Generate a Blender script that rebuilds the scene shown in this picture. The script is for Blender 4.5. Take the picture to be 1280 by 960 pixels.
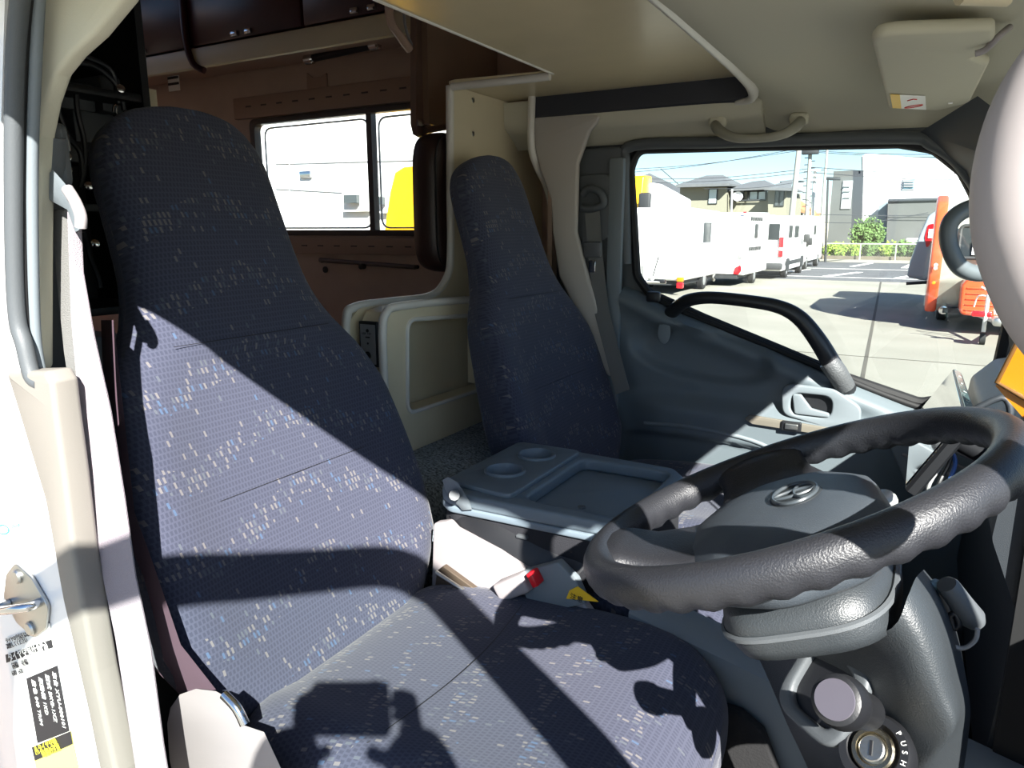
import bpy, bmesh, math, random
from mathutils import Vector, Matrix, Euler, Quaternion
import numpy as np
random.seed(7)
PI = math.pi
scene = bpy.context.scene
for o in list(bpy.data.objects): bpy.data.objects.remove(o)
C = scene.collection
# ------------------------------------------------------------ camera, light, exposure
# origin = the lens; +X vehicle forward, +Y towards passenger side, ground at z = -1.9
YAW, PITCH, FPX = math.radians(29.5), math.radians(12), 900.0
cam = bpy.data.objects.new('camera', bpy.data.cameras.new('camera')); C.objects.link(cam)
cam.data.sensor_width = 36; cam.data.lens = FPX/1280*36
cam.data.clip_start = 0.02; cam.data.clip_end = 400
cam.rotation_euler = (PI/2-PITCH, 0, YAW)
scene.camera = cam
SUN = Vector((-.575, .615, -.575)).normalized()
sun = bpy.data.objects.new('sun', bpy.data.lights.new('sun', 'SUN')); C.objects.link(sun)
sun.data.energy = 15.5; sun.data.angle = math.radians(.53); sun.data.color = (1, .97, .91)
sun.rotation_euler = SUN.to_track_quat('-Z', 'Y').to_euler(); sun.location = (4, -4, 6)
world = bpy.data.worlds.new('world'); scene.world = world; world.use_nodes = True
wn = world.node_tree; bg = wn.nodes['Background']
sky = wn.nodes.new('ShaderNodeTexSky'); sky.sky_type = 'NISHITA'; sky.sun_disc = False
sky.sun_elevation = math.radians(36.4); sky.sun_rotation = math.atan2(.56, -.59)
sky.air_density = 1.0; sky.dust_density = 0.15; sky.ozone_density = 4.5
wn.links.new(sky.outputs[0], bg.inputs[0]); bg.inputs[1].default_value = 0.15
vs = scene.view_settings
vs.view_transform = 'Standard'; vs.look = 'None'; vs.gamma = 1; vs.use_curve_mapping = False
vs.exposure = 0.55

# ------------------------------------------------------------ helpers
_fh = Vector((-math.sin(YAW), math.cos(YAW), 0)); _rt = Vector((math.cos(YAW), math.sin(YAW), 0)); _z = Vector((0,0,1))
_F = _fh*math.cos(PITCH)-_z*math.sin(PITCH); _U = _fh*math.sin(PITCH)+_z*math.cos(PITCH)
def at(u, v, X=None, Y=None, Z=None):
    d = _F*FPX+_rt*(u-640)+_U*(480-v)
    t = X/d.x if X is not None else Y/d.y if Y is not None else Z/d.z
    return d*t
def setp(o, label=None, cat=None, group=None, kind=None):
    if label: o['label'] = label
    if cat: o['category'] = cat
    if group: o['group'] = group
    if kind: o['kind'] = kind
    return o
def thing(name, label, cat, loc=(0,0,0), rotz=0, group=None, kind=None):
    o = bpy.data.objects.new(name, None); C.objects.link(o); o.location = loc; o.rotation_euler = (0,0,rotz)
    o.empty_display_size = .05
    return setp(o, label, cat, group, kind)
def wmat(p):
    m = Matrix.LocRotScale(p.location, p.rotation_euler, None)
    return m
def link(name, me, mat, parent=None, local=False, label=None):
    o = bpy.data.objects.new(name, me); C.objects.link(o)
    if mat is not None and not me.materials: me.materials.append(mat)
    if parent is not None:
        o.parent = parent
        if not local:
            m = wmat(parent); q = parent.parent
            if q is not None: m = wmat(q) if parent.type == 'MESH' else wmat(q) @ m
            elif parent.type == 'MESH': m = Matrix()
            if parent.type == 'EMPTY': o.matrix_parent_inverse = m.inverted()
            # mesh parents sit at identity world transform when built in world coordinates
    if label: o['label'] = label
    return o
def smooth(me, ang=40):
    me.polygons.foreach_set('use_smooth', [True]*len(me.polygons))
    try: me.set_sharp_from_angle(angle=math.radians(ang))
    except Exception: pass
def frombm(name, bm, mat, parent=None, ang=40, **k):
    bmesh.ops.recalc_face_normals(bm, faces=bm.faces[:])
    me = bpy.data.meshes.new(name); bm.to_mesh(me); bm.free(); smooth(me, ang)
    return link(name, me, mat, parent, **k)
def frompy(name, vs_, fs, mat, parent=None, ang=40, uv=None, **k):
    me = bpy.data.meshes.new(name); me.from_pydata([tuple(v) for v in vs_], [], fs); me.update()
    if uv is not None:
        l = me.uv_layers.new(name='UVMap')
        for lp in me.loops: l.data[lp.index].uv = uv[lp.vertex_index]
    bm = bmesh.new(); bm.from_mesh(me); bmesh.ops.recalc_face_normals(bm, faces=bm.faces[:]); bm.to_mesh(me); bm.free()
    smooth(me, ang)
    return link(name, me, mat, parent, **k)
def addbox(bm, c, s, rot=None, bev=0, seg=2):
    r = bmesh.ops.create_cube(bm, size=1)
    vs_ = r['verts']
    M = Matrix.Translation(c) @ (rot if rot is not None else Matrix()) @ Matrix.Diagonal((*s, 1))
    bmesh.ops.transform(bm, matrix=M, verts=vs_)
    if bev > 0:
        es = list({e for v in vs_ for e in v.link_edges})
        bmesh.ops.bevel(bm, geom=es, offset=bev, segments=seg, affect='EDGES', profile=.5)
def box(name, c, s, mat, parent=None, rot=None, bev=0, seg=2, **k):
    bm = bmesh.new(); addbox(bm, c, s, rot, bev, seg)
    return frombm(name, bm, mat, parent, **k)
def boxlim(name, x0, x1, y0, y1, z0, z1, mat, parent=None, bev=0, **k):
    return box(name, ((x0+x1)/2,(y0+y1)/2,(z0+z1)/2), (abs(x1-x0),abs(y1-y0),abs(z1-z0)), mat, parent, bev=bev, **k)
def catmull(pts, n=6, closed=False):
    P = [Vector(p) for p in pts]; out = []; m = len(P)
    rng = range(m) if closed else range(m-1)
    for i in rng:
        if closed: a,b,c,d = P[(i-1)%m],P[i],P[(i+1)%m],P[(i+2)%m]
        else: a,b,c,d = P[max(i-1,0)],P[i],P[i+1],P[min(i+2,m-1)]
        for j in range(n):
            t = j/n
            out.append(.5*((2*b)+(c-a)*t+(2*a-5*b+4*c-d)*t*t+(3*b-a-3*c+d)*t**3))
    if not closed: out.append(P[-1])
    return out
def tubedata(pts, r, seg=10, closed=False, flat=1.0, up=(0,0,1)):
    """flat scales the section along the second frame axis; r may be a list"""
    n = len(pts); vs_=[]; fs=[]; N=None
    for i,p in enumerate(pts):
        a = pts[(i-1)%n] if closed else pts[max(i-1,0)]; b = pts[(i+1)%n] if closed else pts[min(i+1,n-1)]
        t = (b-a).normalized()
        if N is None:
            N = Vector(up) - t*t.dot(Vector(up))
            if N.length < .05: N = Vector((1,0,0)) - t*t.x
            N.normalize()
        else:
            N = (N - t*t.dot(N)); N.normalize()
        B = t.cross(N)
        rr = r[i] if isinstance(r,(list,tuple)) else r
        for j in range(seg):
            a_ = 2*PI*j/seg
            vs_.append(p + N*(rr*math.cos(a_)) + B*(rr*flat*math.sin(a_)))
    m = n if closed else n-1
    for i in range(m):
        for j in range(seg):
            k_=(i+1)%n
            fs.append((i*seg+j, i*seg+(j+1)%seg, k_*seg+(j+1)%seg, k_*seg+j))
    if not closed:
        fs.append(tuple(range(seg))[::-1]); fs.append(tuple((n-1)*seg+j for j in range(seg)))
    return vs_, fs
def tube(name, pts, r, mat, parent=None, seg=10, closed=False, n=6, flat=1.0, up=(0,0,1), **k):
    P = catmull(pts, n, closed) if n>1 else [Vector(p) for p in pts]
    if isinstance(r,(list,tuple)) and len(r)==len(pts) and n>1:
        rr=[]
        for i in range(len(pts)-1):
            for j in range(n): rr.append(r[i]+(r[i+1]-r[i])*j/n)
        rr.append(r[-1]); r = rr
    v,f = tubedata(P, r, seg, closed, flat, up)
    return frompy(name, v, f, mat, parent, **k)
def loft(name, rings, mat, parent=None, cap=True, closed=True, ang=50, **k):
    m = len(rings[0]); vs_=[p for r in rings for p in r]; fs=[]
    for i in range(len(rings)-1):
        for j in range(m if closed else m-1):
            fs.append((i*m+j, i*m+(j+1)%m, (i+1)*m+(j+1)%m, (i+1)*m+j))
    if cap and closed:
        fs.append(tuple(range(m))[::-1]); fs.append(tuple((len(rings)-1)*m+j for j in range(m)))
    return frompy(name, vs_, fs, mat, parent, ang, **k)
def lathe(name, prof, o, ax, mat, parent=None, seg=28, ang=40, **k):
    """prof = [(radius, height along ax)]"""
    ax = Vector(ax).normalized(); q = ax.to_track_quat('Z','Y'); o = Vector(o); rings=[]
    for r,h in prof:
        rings.append([o + q @ Vector((r*math.cos(2*PI*j/seg), r*math.sin(2*PI*j/seg), h)) for j in range(seg)])
    return loft(name, rings, mat, parent, ang=ang, **k)
def fillet(P, r, n=6):
    """round the corners of a closed 2-D polygon; r number or list"""
    out=[]; m=len(P)
    for i in range(m):
        a,b,c = Vector(P[i-1]),Vector(P[i]),Vector(P[(i+1)%m]); rr = r[i] if isinstance(r,(list,tuple)) else r
        if rr<=0: out.append(b); continue
        u=(a-b); v=(c-b); lu,lv=u.length,v.length; u/=lu; v/=lv
        ang=math.acos(max(-1,min(1,u.dot(v))))
        if ang>PI-.05: out.append(b); continue
        d=min(rr/math.tan(ang/2), lu*.49, lv*.49)
        p0=b+u*d; p1=b+v*d
        for j in range(n+1):
            t=j/n; out.append(p0*(1-t)**2+b*2*t*(1-t)+p1*t*t)
    return out
def rrect(x0,x1,y0,y1,r,n=6): return fillet([(x0,y0),(x1,y0),(x1,y1),(x0,y1)], r, n)
def platemesh(loops, th, bev=0, bres=2):
    cu = bpy.data.curves.new('plate','CURVE'); cu.dimensions='2D'; cu.fill_mode='BOTH'; cu.extrude=max(th/2-bev,0); cu.bevel_depth=bev; cu.bevel_resolution=bres
    if bev: cu.offset = -bev
    for L in loops:
        s=cu.splines.new('POLY'); s.points.add(len(L)-1); s.use_cyclic_u=True
        for i,p in enumerate(L): s.points[i].co=(p[0],p[1],0,1)
    o=bpy.data.objects.new('t',cu); me=bpy.data.meshes.new_from_object(o); bpy.data.objects.remove(o); bpy.data.curves.remove(cu)
    me.materials.clear()
    return me
def plate(name, loops, th, o, ax, ay, mat, parent=None, bev=0, ang=35, **k):
    """2-D loops (first outer, rest holes) laid in the plane o + x*ax + y*ay, centred thickness th"""
    me = platemesh(loops, th, bev); ax=Vector(ax).normalized(); ay=Vector(ay).normalized(); az=ax.cross(ay)
    M=Matrix((( ax.x,ay.x,az.x,o[0]),(ax.y,ay.y,az.y,o[1]),(ax.z,ay.z,az.z,o[2]),(0,0,0,1)))
    me.transform(M)
    if True:
        bm=bmesh.new(); bm.from_mesh(me); bmesh.ops.remove_doubles(bm, verts=bm.verts[:], dist=1e-5); bmesh.ops.recalc_face_normals(bm, faces=bm.faces[:]); bm.to_mesh(me); bm.free()
    smooth(me, ang); me.name=name
    return link(name, me, mat, parent, **k)
def text(name, s, o, ax, ay, size, mat, parent=None, ext=.0004, align='LEFT', **k):
    cu=bpy.data.curves.new('t','FONT'); cu.body=s; cu.size=size; cu.extrude=ext/2; cu.align_x=align; cu.resolution_u=2
    t=bpy.data.objects.new('t',cu); me=bpy.data.meshes.new_from_object(t); bpy.data.objects.remove(t); me.materials.clear()
    ax=Vector(ax).normalized(); ay=Vector(ay).normalized(); az=ax.cross(ay)
    me.transform(Matrix((( ax.x,ay.x,az.x,o[0]),(ax.y,ay.y,az.y,o[1]),(ax.z,ay.z,az.z,o[2]),(0,0,0,1))))
    me.name=name
    return link(name, me, mat, parent, **k)
def copytree(o, parent=None):
    c=o.copy(); C.objects.link(c)
    if parent is not None:
        c.parent=parent; c.matrix_parent_inverse=o.matrix_parent_inverse
    for ch in [x for x in C.objects if x.parent==o]: copytree(ch,c)
    return c

# ------------------------------------------------------------ materials
def srgb(h):
    h=h.lstrip('#'); c=[int(h[i:i+2],16)/255 for i in (0,2,4)]
    return tuple(x/12.92 if x<=.04045 else ((x+.055)/1.055)**2.4 for x in c)
MATS={}
def mat(name, col, rough=.5, metal=0, bump=0, bscale=200, var=0, vscale=5, spec=.5, coat=0, emit=0, noise_detail=2):
    if name in MATS: return MATS[name]
    m=bpy.data.materials.new(name); m.use_nodes=True; t=m.node_tree; b=t.nodes['Principled BSDF']
    if isinstance(col,str): col=srgb(col)
    b.inputs['Base Color'].default_value=(*col,1); b.inputs['Roughness'].default_value=rough; b.inputs['Metallic'].default_value=metal
    b.inputs['Specular IOR Level'].default_value=spec; b.inputs['Coat Weight'].default_value=coat
    tc=t.nodes.new('ShaderNodeTexCoord')
    if var:
        n=t.nodes.new('ShaderNodeTexNoise'); n.inputs['Scale'].default_value=vscale; n.inputs['Detail'].default_value=4; t.links.new(tc.outputs['Object'],n.inputs['Vector'])
        mr=t.nodes.new('ShaderNodeMapRange'); mr.inputs['From Min'].default_value=.3; mr.inputs['From Max'].default_value=.7; mr.inputs['To Min'].default_value=1-var; mr.inputs['To Max'].default_value=1+var; t.links.new(n.outputs[0],mr.inputs[0])
        mx=t.nodes.new('ShaderNodeVectorMath'); mx.operation='SCALE'; mx.inputs[0].default_value=col; t.links.new(mr.outputs[0],mx.inputs['Scale']); t.links.new(mx.outputs[0],b.inputs['Base Color'])
    if bump:
        n=t.nodes.new('ShaderNodeTexNoise'); n.inputs['Scale'].default_value=bscale; n.inputs['Detail'].default_value=noise_detail; t.links.new(tc.outputs['Object'],n.inputs['Vector'])
        bp=t.nodes.new('ShaderNodeBump'); bp.inputs['Strength'].default_value=bump; bp.inputs['Distance'].default_value=.002; t.links.new(n.outputs[0],bp.inputs['Height']); t.links.new(bp.outputs[0],b.inputs['Normal'])
    if emit:
        b.inputs['Emission Color'].default_value=(*col,1); b.inputs['Emission Strength'].default_value=emit
    MATS[name]=m; return m
def glass(name, tint=(.93,.96,.95), refl=.06, rough=0.0):
    if name in MATS: return MATS[name]
    m=bpy.data.materials.new(name); m.use_nodes=True; t=m.node_tree; t.nodes.clear()
    out=t.nodes.new('ShaderNodeOutputMaterial'); mx=t.nodes.new('ShaderNodeMixShader'); tr=t.nodes.new('ShaderNodeBsdfTransparent'); gl=t.nodes.new('ShaderNodeBsdfGlossy'); lw=t.nodes.new('ShaderNodeLayerWeight')
    tr.inputs[0].default_value=(*tint,1); gl.inputs['Roughness'].default_value=rough; lw.inputs[0].default_value=.35
    mr=t.nodes.new('ShaderNodeMapRange'); mr.inputs['To Min'].default_value=refl*.5; mr.inputs['To Max'].default_value=.6
    pw=t.nodes.new('ShaderNodeMath'); pw.operation='POWER'; pw.inputs[1].default_value=3
    t.links.new(lw.outputs['Facing'],pw.inputs[0]); t.links.new(pw.outputs[0],mr.inputs[0]); t.links.new(mr.outputs[0],mx.inputs[0])
    t.links.new(tr.outputs[0],mx.inputs[1]); t.links.new(gl.outputs[0],mx.inputs[2]); t.links.new(mx.outputs[0],out.inputs[0])
    MATS[name]=m; return m
def fabric():
    m=bpy.data.materials.new('navy_seat_fabric'); m.use_nodes=True; t=m.node_tree; b=t.nodes['Principled BSDF']; L=t.links.new
    def nd(k,**a):
        n=t.nodes.new(k)
        for x,y in a.items(): setattr(n,x,y)
        return n
    def mth(op,a,b_=None,c=None):
        n=nd('ShaderNodeMath',operation=op)
        for i,v in enumerate((a,b_,c)):
            if v is None: continue
            if isinstance(v,(int,float)): n.inputs[i].default_value=v
            else: L(v,n.inputs[i])
        return n.outputs[0]
    uv=nd('ShaderNodeUVMap'); uv.uv_map='UVMap'; sx=nd('ShaderNodeSeparateXYZ'); L(uv.outputs[0],sx.inputs[0]); U,V=sx.outputs[0],sx.outputs[1]
    def cells(su,sv,skew):
        u=mth('ADD',mth('MULTIPLY',U,su),mth('MULTIPLY',V,skew)); row=mth('FLOOR',mth('MULTIPLY',V,sv)); 
        fv=mth('FRACT',mth('MULTIPLY',V,sv)); u=mth('ADD',u,mth('MULTIPLY',mth('MODULO',row,2.0),.5)); cu=mth('FLOOR',u); fu=mth('FRACT',u)
        cb=nd('ShaderNodeCombineXYZ'); L(cu,cb.inputs[0]); L(row,cb.inputs[1]); return cb.outputs[0],fu,fv
    def rect(fu,fv,a,c):
        x=mth('LESS_THAN',mth('ABSOLUTE',mth('SUBTRACT',fu,.5)),a); y=mth('LESS_THAN',mth('ABSOLUTE',mth('SUBTRACT',fv,.5)),c); return mth('MULTIPLY',x,y)
    c1,fu,fv=cells(135,88,22)
    wn_=nd('ShaderNodeTexWhiteNoise',noise_dimensions='2D'); L(c1,wn_.inputs['Vector'])
    # zig-zag bands decide where flecks gather
    tri=mth('PINGPONG',mth('MULTIPLY',U,5.2),1.0); band=mth('FRACT',mth('ADD',mth('MULTIPLY',V,8.5),mth('MULTIPLY',tri,.55)))
    inb=mth('LESS_THAN',band,.30)
    nz=nd('ShaderNodeTexNoise'); nz.inputs['Scale'].default_value=14; L(uv.outputs[0],nz.inputs['Vector'])
    prob=mth('ADD',mth('MULTIPLY',inb,mth('MULTIPLY',nz.outputs[0],.85)),.05)
    fleck=mth('MULTIPLY',mth('LESS_THAN',wn_.outputs['Value'],prob),rect(fu,fv,.24,.38))
    c2,gu,gv=cells(170,120,10); weave=rect(gu,gv,.30,.36)
    wn2=nd('ShaderNodeTexWhiteNoise',noise_dimensions='2D'); L(c2,wn2.inputs['Vector'])
    base=nd('ShaderNodeMix',data_type='RGBA'); base.inputs[6].default_value=(.050,.054,.082,1); base.inputs[7].default_value=(.027,.031,.050,1); L(mth('MULTIPLY',weave,.62),base.inputs[0])
    cr=nd('ShaderNodeValToRGB'); cr.color_ramp.interpolation='CONSTANT'; e=cr.color_ramp.elements; e[0].position=0; e[0].color=(.12,.113,.118,1); e[1].position=.55; e[1].color=(.055,.085,.145,1)
    x=e.new(.72); x.color=(.070,.078,.097,1)
    sc=nd('ShaderNodeSeparateColor'); L(wn_.outputs['Color'],sc.inputs[0]); L(sc.outputs[1],cr.inputs[0])
    fin=nd('ShaderNodeMix',data_type='RGBA'); L(fleck,fin.inputs[0]); L(base.outputs[2],fin.inputs[6]); L(cr.outputs[0],fin.inputs[7]); L(fin.outputs[2],b.inputs['Base Color'])
    b.inputs['Roughness'].default_value=.95; b.inputs['Specular IOR Level'].default_value=.15
    b.inputs['Sheen Weight'].default_value=.12; b.inputs['Sheen Roughness'].default_value=.5
    fn=nd('ShaderNodeTexNoise'); fn.inputs['Scale'].default_value=900; L(uv.outputs[0],fn.inputs['Vector'])
    h=mth('ADD',mth('MULTIPLY',weave,.5),fn.outputs[0]); bp=nd('ShaderNodeBump'); bp.inputs['Strength'].default_value=.35; bp.inputs['Distance'].default_value=.001; L(h,bp.inputs['Height']); L(bp.outputs[0],b.inputs['Normal'])
    return m
FAB=fabric()
HEAD=mat('headliner_cloth','#B9B5A2',.9,bump=.12,bscale=700)
GREY=mat('grey_trim_plastic','#6C7479',.55,bump=.15,bscale=900)
DGREY=mat('dark_grey_trim','#4B4F52',.55,bump=.15,bscale=900)
BEIGE=mat('pale_beige_plastic','#8F898A',.5,bump=.1,bscale=900)
CREAM=mat('cream_laminate','#CDBE9C',.28,var=.04,vscale=9)
CREAM2=mat('cream_board','#CFC3A6',.42,var=.03,vscale=9)
WTRIM=mat('white_edge_trim','#CFCBC2',.35)
BLACK=mat('black_plastic','#16171A',.45,bump=.1,bscale=800)
SOFTBLK=mat('black_rubber','#0E0E10',.7)
BAR=mat('dark_slate_trim','#2C2E36',.5)
LEATHER=mat('wheel_leather','#222327',.42,bump=.35,bscale=600,noise_detail=3)
HUB=mat('wheel_pad_plastic','#3A4046',.50,bump=.25,bscale=900)
COL=mat('column_shroud_plastic','#2D3134',.42,bump=.3,bscale=700)
WHITE=mat('white_body_paint','#E8E8E8',.3,coat=.4)
CHROME=mat('chrome','#C9C9C9',.15,1)
STEEL=mat('zinc_steel','#B8B8B4',.35,1,bump=.1,bscale=300)
WOODW=mat('pinkish_wood_wall','#B9A08F',.6,var=.05,vscale=12)
REDWOOD=mat('dark_red_wood','#3A1614',.28,var=.15,vscale=10)
DBROWN=mat('dark_brown_vinyl','#2A1B18',.45,bump=.2,bscale=300)
DARK=mat('dark_interior','#17181B',.6,var=.3,vscale=8)
CARPET=mat('dark_speckled_carpet','#7B858C',1.0,bump=1,bscale=350,var=.75,vscale=170)
FLOORM=mat('black_floor_mat','#0E0E10',.9,bump=.5,bscale=300)
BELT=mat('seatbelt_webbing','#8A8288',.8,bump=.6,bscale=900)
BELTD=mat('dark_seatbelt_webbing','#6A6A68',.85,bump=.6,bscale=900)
RED=mat('red_button','#C81420',.35)
YEL=mat('yellow_label','#E3B51C',.5)
YPAINT=mat('yellow_paint','#F2B416',.3,coat=.5)
AMBER=mat('amber_acrylic','#A5650E',.15)
PAPER=mat('white_sticker','#E6E6E2',.5)
INK=mat('black_ink','#17161C',.6)
TEAL=mat('teal_ink','#3FB6A8',.5)
REDINK=mat('red_ink','#C02822',.5)
GLASS=glass('clear_window_glass')
TINT=glass('tinted_glass',(.25,.27,.28),.25)
SCREEN=mat('glossy_screen','#2B2A28',.06,spec=1.0,coat=1)

# ================================================================= SETTING: outside ground
def ground_mat():
    m=bpy.data.materials.new('concrete_yard'); m.use_nodes=True; t=m.node_tree; b=t.nodes['Principled BSDF']; L=t.links.new
    tc=t.nodes.new('ShaderNodeTexCoord'); n=t.nodes.new('ShaderNodeTexNoise'); n.inputs['Scale'].default_value=.6; n.inputs['Detail'].default_value=8; L(tc.outputs['Object'],n.inputs['Vector'])
    n2=t.nodes.new('ShaderNodeTexNoise'); n2.inputs['Scale'].default_value=30; L(tc.outputs['Object'],n2.inputs['Vector'])
    cr=t.nodes.new('ShaderNodeValToRGB'); e=cr.color_ramp.elements; e[0].position=.3; e[0].color=(.235,.225,.185,1); e[1].position=.7; e[1].color=(.295,.282,.238,1); L(n.outputs[0],cr.inputs[0])
    mx=t.nodes.new('ShaderNodeMix'); mx.data_type='RGBA'; mx.blend_type='MULTIPLY'; mx.inputs[0].default_value=.25; L(cr.outputs[0],mx.inputs[6]); L(n2.outputs[0],mx.inputs[7]); L(mx.outputs[2],b.inputs['Base Color']); b.inputs['Roughness'].default_value=.9
    return m
CONC=ground_mat(); ASPH=mat('asphalt','#505154',.9,var=.12,vscale=1.5,bump=.3,bscale=60)
WLINE=mat('white_road_paint','#E6E6E0',.8)
def flat(name, pts, z, mat_, th=.01, parent=None, **k):
    return plate(name,[pts],th,(0,0,z-th/2),(1,0,0),(0,1,0),mat_,parent,**k)
G=-1.9
yard=box('ground',(0,30,G-.2),(240,200,.4),CONC); setp(yard,'pale concrete yard outside the cab','ground',kind='structure')
asp=flat('asphalt_strip',[(-60,31),(40,31),(40,49.4),(-60,49.4)],G+.012,ASPH,.02); setp(asp,'dark asphalt parking strip in front of the mesh fence','pavement',kind='structure')
for i,(a,b,w) in enumerate([((-3.6,33.5),(-2.6,37.5),.30),((-.9,33.5),(.1,38.0),.30),((-3.4,43.5),(-2.8,48.5),.3),((-.9,43.0),(-.6,48.5),.3),((-8,40.5),(14,40.5),.14),((-8,33.0),(14,33.0),.1),((-5.6,36),(-5.0,39),.2)]):
    a=Vector(a);b=Vector(b);d=(b-a).normalized();n=Vector((-d.y,d.x))*w/2
    o=flat('parking_line',[a+n,a-n,b-n,b+n],G+.024,WLINE,.008); setp(o,kind='structure')
jt=flat('concrete_joint',[(-.45,7),(-.40,7),(-1.35,31),(-1.41,31)],G+.004,mat('joint_dark','#4A473F',.9),.006); setp(jt,kind='structure')  # thin dark joint strip in the concrete
jt=flat('concrete_joint',[(-20,12.2),(20,12.2),(20,12.24),(-20,12.24)],G+.004,MATS['joint_dark'],.006); setp(jt,kind='structure')

# ================================================================= SETTING: cab shell
YD=2.0    # passenger door trim plane
# cab floor
fl=boxlim('floor',-1.0,.62,.42,2.03,-1.12,-1.08,FLOORM); setp(fl,kind='structure')
# headliner with the overcab opening behind X=-.355
def headliner():
    prof=[(.30,.262),(.36,.275),(.45,.285),(.6,.303),(.8,.312),(1.2,.318),(1.6,.316),(1.80,.312),(1.88,.305),(1.94,.292),(1.99,.262),(2.016,.240)]
    xs=[-.392,-.37,-.33,-.28,-.15,0,.1,.2,.30,.37]
    dz=[.022,.012,.004,0,0,-.004,-.012,-.03,-.055,-.085]
    rings=[]
    for x,d in zip(xs,dz): rings.append([Vector((x,y,z+d)) for y,z in prof])
    top=[[v+Vector((0,0,.05)) for v in r] for r in rings]
    allr=[[*r,*reversed(t)] for r,t in zip(rings,top)]
    o=loft('ceiling',allr,HEAD); return o
ce=headliner(); setp(ce,kind='structure')
# far side strip of the headliner, running back over the passenger window
pr=[(1.930,.320),(1.936,.294),(1.965,.277),(1.99,.262),(2.016,.240)]
rings=[[Vector((x,y,z)) for y,z in pr]+[Vector((x,y,z+.045)) for y,z in reversed(pr)] for x in (-1.12,-.7,-.5,-.3905)]
cs=loft('ceiling_side',rings,HEAD); setp(cs,kind='structure')
rings=[[Vector((x,y,z)) for y,z in [(.30,.262),(.36,.275),(.45,.29),(.47,.33),(.28,.33)]] for x in (-1.3,-.3905)]
cs=loft('ceiling_side',rings,HEAD); setp(cs,kind='structure')
# roof skin of cab (keeps daylight out)
rf=boxlim('ceiling_roof',-.39,.36,.30,2.08,.40,.42,WHITE); setp(rf,kind='structure')
# roof rail above driver's door
rr=tube('trim_1',[(-1.3,.285,.262),(-.6,.28,.262),(.0,.285,.258),(.18,.31,.19)],.018,WHITE,n=4); setp(rr,kind='structure')
# overcab bed underside
bp=plate('overcab_bunk',[fillet([(-.83,.46),(-.388,.46),(-.388,1.96),(-1.125,1.96),(-1.125,1.655),(-1.10,1.645),(-.83,1.672)],[.0,.0,.06,0,0,0,0])],.008,(0,0,.377),(1,0,0),(0,1,0),CREAM)
setp(bp,'glossy cream underside of the overcab bunk above the seats','panel')
o=tube('edge_trim',[(-.832,.46,.374),(-.832,1.672,.374)],.004,WTRIM,bp,n=1)
# white longitudinal strip below board top
o=tube('edge_trim',[(-1.112,1.652,.366),(-.97,1.66,.366),(-.84,1.672,.368)],.010,WTRIM,bp,n=4)
# dark edge trim round the bunk opening
dt=thing('bunk_opening_trim','dark slate trim strip lining the overcab opening with a pale front lip','trim',(-.35,1.8,.29))
pth=catmull([(-1.03,1.93,.346),(-.7,1.93,.346),(-.5,1.93,.345),(-.43,1.922,.345),(-.403,1.90,.345),(-.392,1.84,.345)],6)
rings=[]
for p in pth: rings.append([p+Vector((0,.012,.03)),p+Vector((0,-.004,.03)),p+Vector((0,-.006,-.025)),p+Vector((0,.006,-.033)),p+Vector((0,.016,-.03))])
loft('side_band',rings,BAR,dt)
tube('front_lip',[(-.392,.47,.350),(-.392,1.0,.350),(-.392,1.45,.346),(-.392,1.72,.338),(-.394,1.85,.325),(-.41,1.905,.314),(-.45,1.93,.312)],[.015,.015,.015,.014,.013,.010,.006],WTRIM,dt,n=5)
fb=box('front_bracket',at(840,-4,X=-.40),(.03,.10,.02),GREY,dt,bev=.006)
# passenger side wall with the window opening
win_px=[(789,212),(798,187),(900,184),(1125,179),(1168,186),(1203,214),(1230,266),(1252,332),(1262,395),(1249,452),(1222,492),(1150,503),(1060,472),(960,430),(880,397),(812,366),(797,345)]
wl=[(at(u,v,Y=YD+.02).x,at(u,v,Y=YD+.02).z) for u,v in win_px]
wl=[(p.x,p.y) for p in [Vector((q[0],q[1])) for q in wl]]
def shrink(L,d):
    c=Vector((sum(p[0] for p in L)/len(L),sum(p[1] for p in L)/len(L))); return [tuple(c+(Vector(p)-c)*(1+d/(Vector(p)-c).length)) for p in L]
def sm2(L,n=5): return [(p.x,p.y) for p in catmull([(x,y,0) for x,y in L],n,True)]
WL=fillet(wl,.05)
out=[(-1.0,-.5),(.5,-.5),(.5,-.30),(.40,.12),(.37,.27),(-1.0,.27)]
wall=plate('wall_left',[out,shrink(WL,.004)],.03,(0,YD+.035,0),(1,0,0),(0,0,1),DGREY); setp(wall,kind='structure')
wall2=boxlim('wall_left_lower',-1.0,.62,YD+.022,YD+.06,-1.1,-.5,DGREY); setp(wall2,kind='structure')
w1=thing('window_1','front passenger door window looking onto the caravan yard','window',(-.3,YD+.03,-.2),kind='structure')
plate('pane',[shrink(WL,.012)],.004,(0,YD+.038,0),(1,0,0),(0,0,1),GLASS,w1)
L3=[Vector((x,YD+.014,z)) for x,z in [(p[0],p[1]) for p in WL]]
v,f=tubedata(L3,.013,8,True,1.0,(0,1,0)); frompy('rubber_seal',v,f,SOFTBLK,w1)
# upper trim around the window (grey arch band) following the top of the opening
arch=[at(u,v,Y=YD-.004) for u,v in [(783,330),(781,250),(781,205),(792,182),(900,178),(1120,172),(1165,180),(1203,208),(1235,262),(1262,330)]]
tube('trim_2',arch,.017,DGREY,n=5,flat=.9,up=(0,1,0)); setp(bpy.data.objects['trim_2'],kind='structure')
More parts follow.
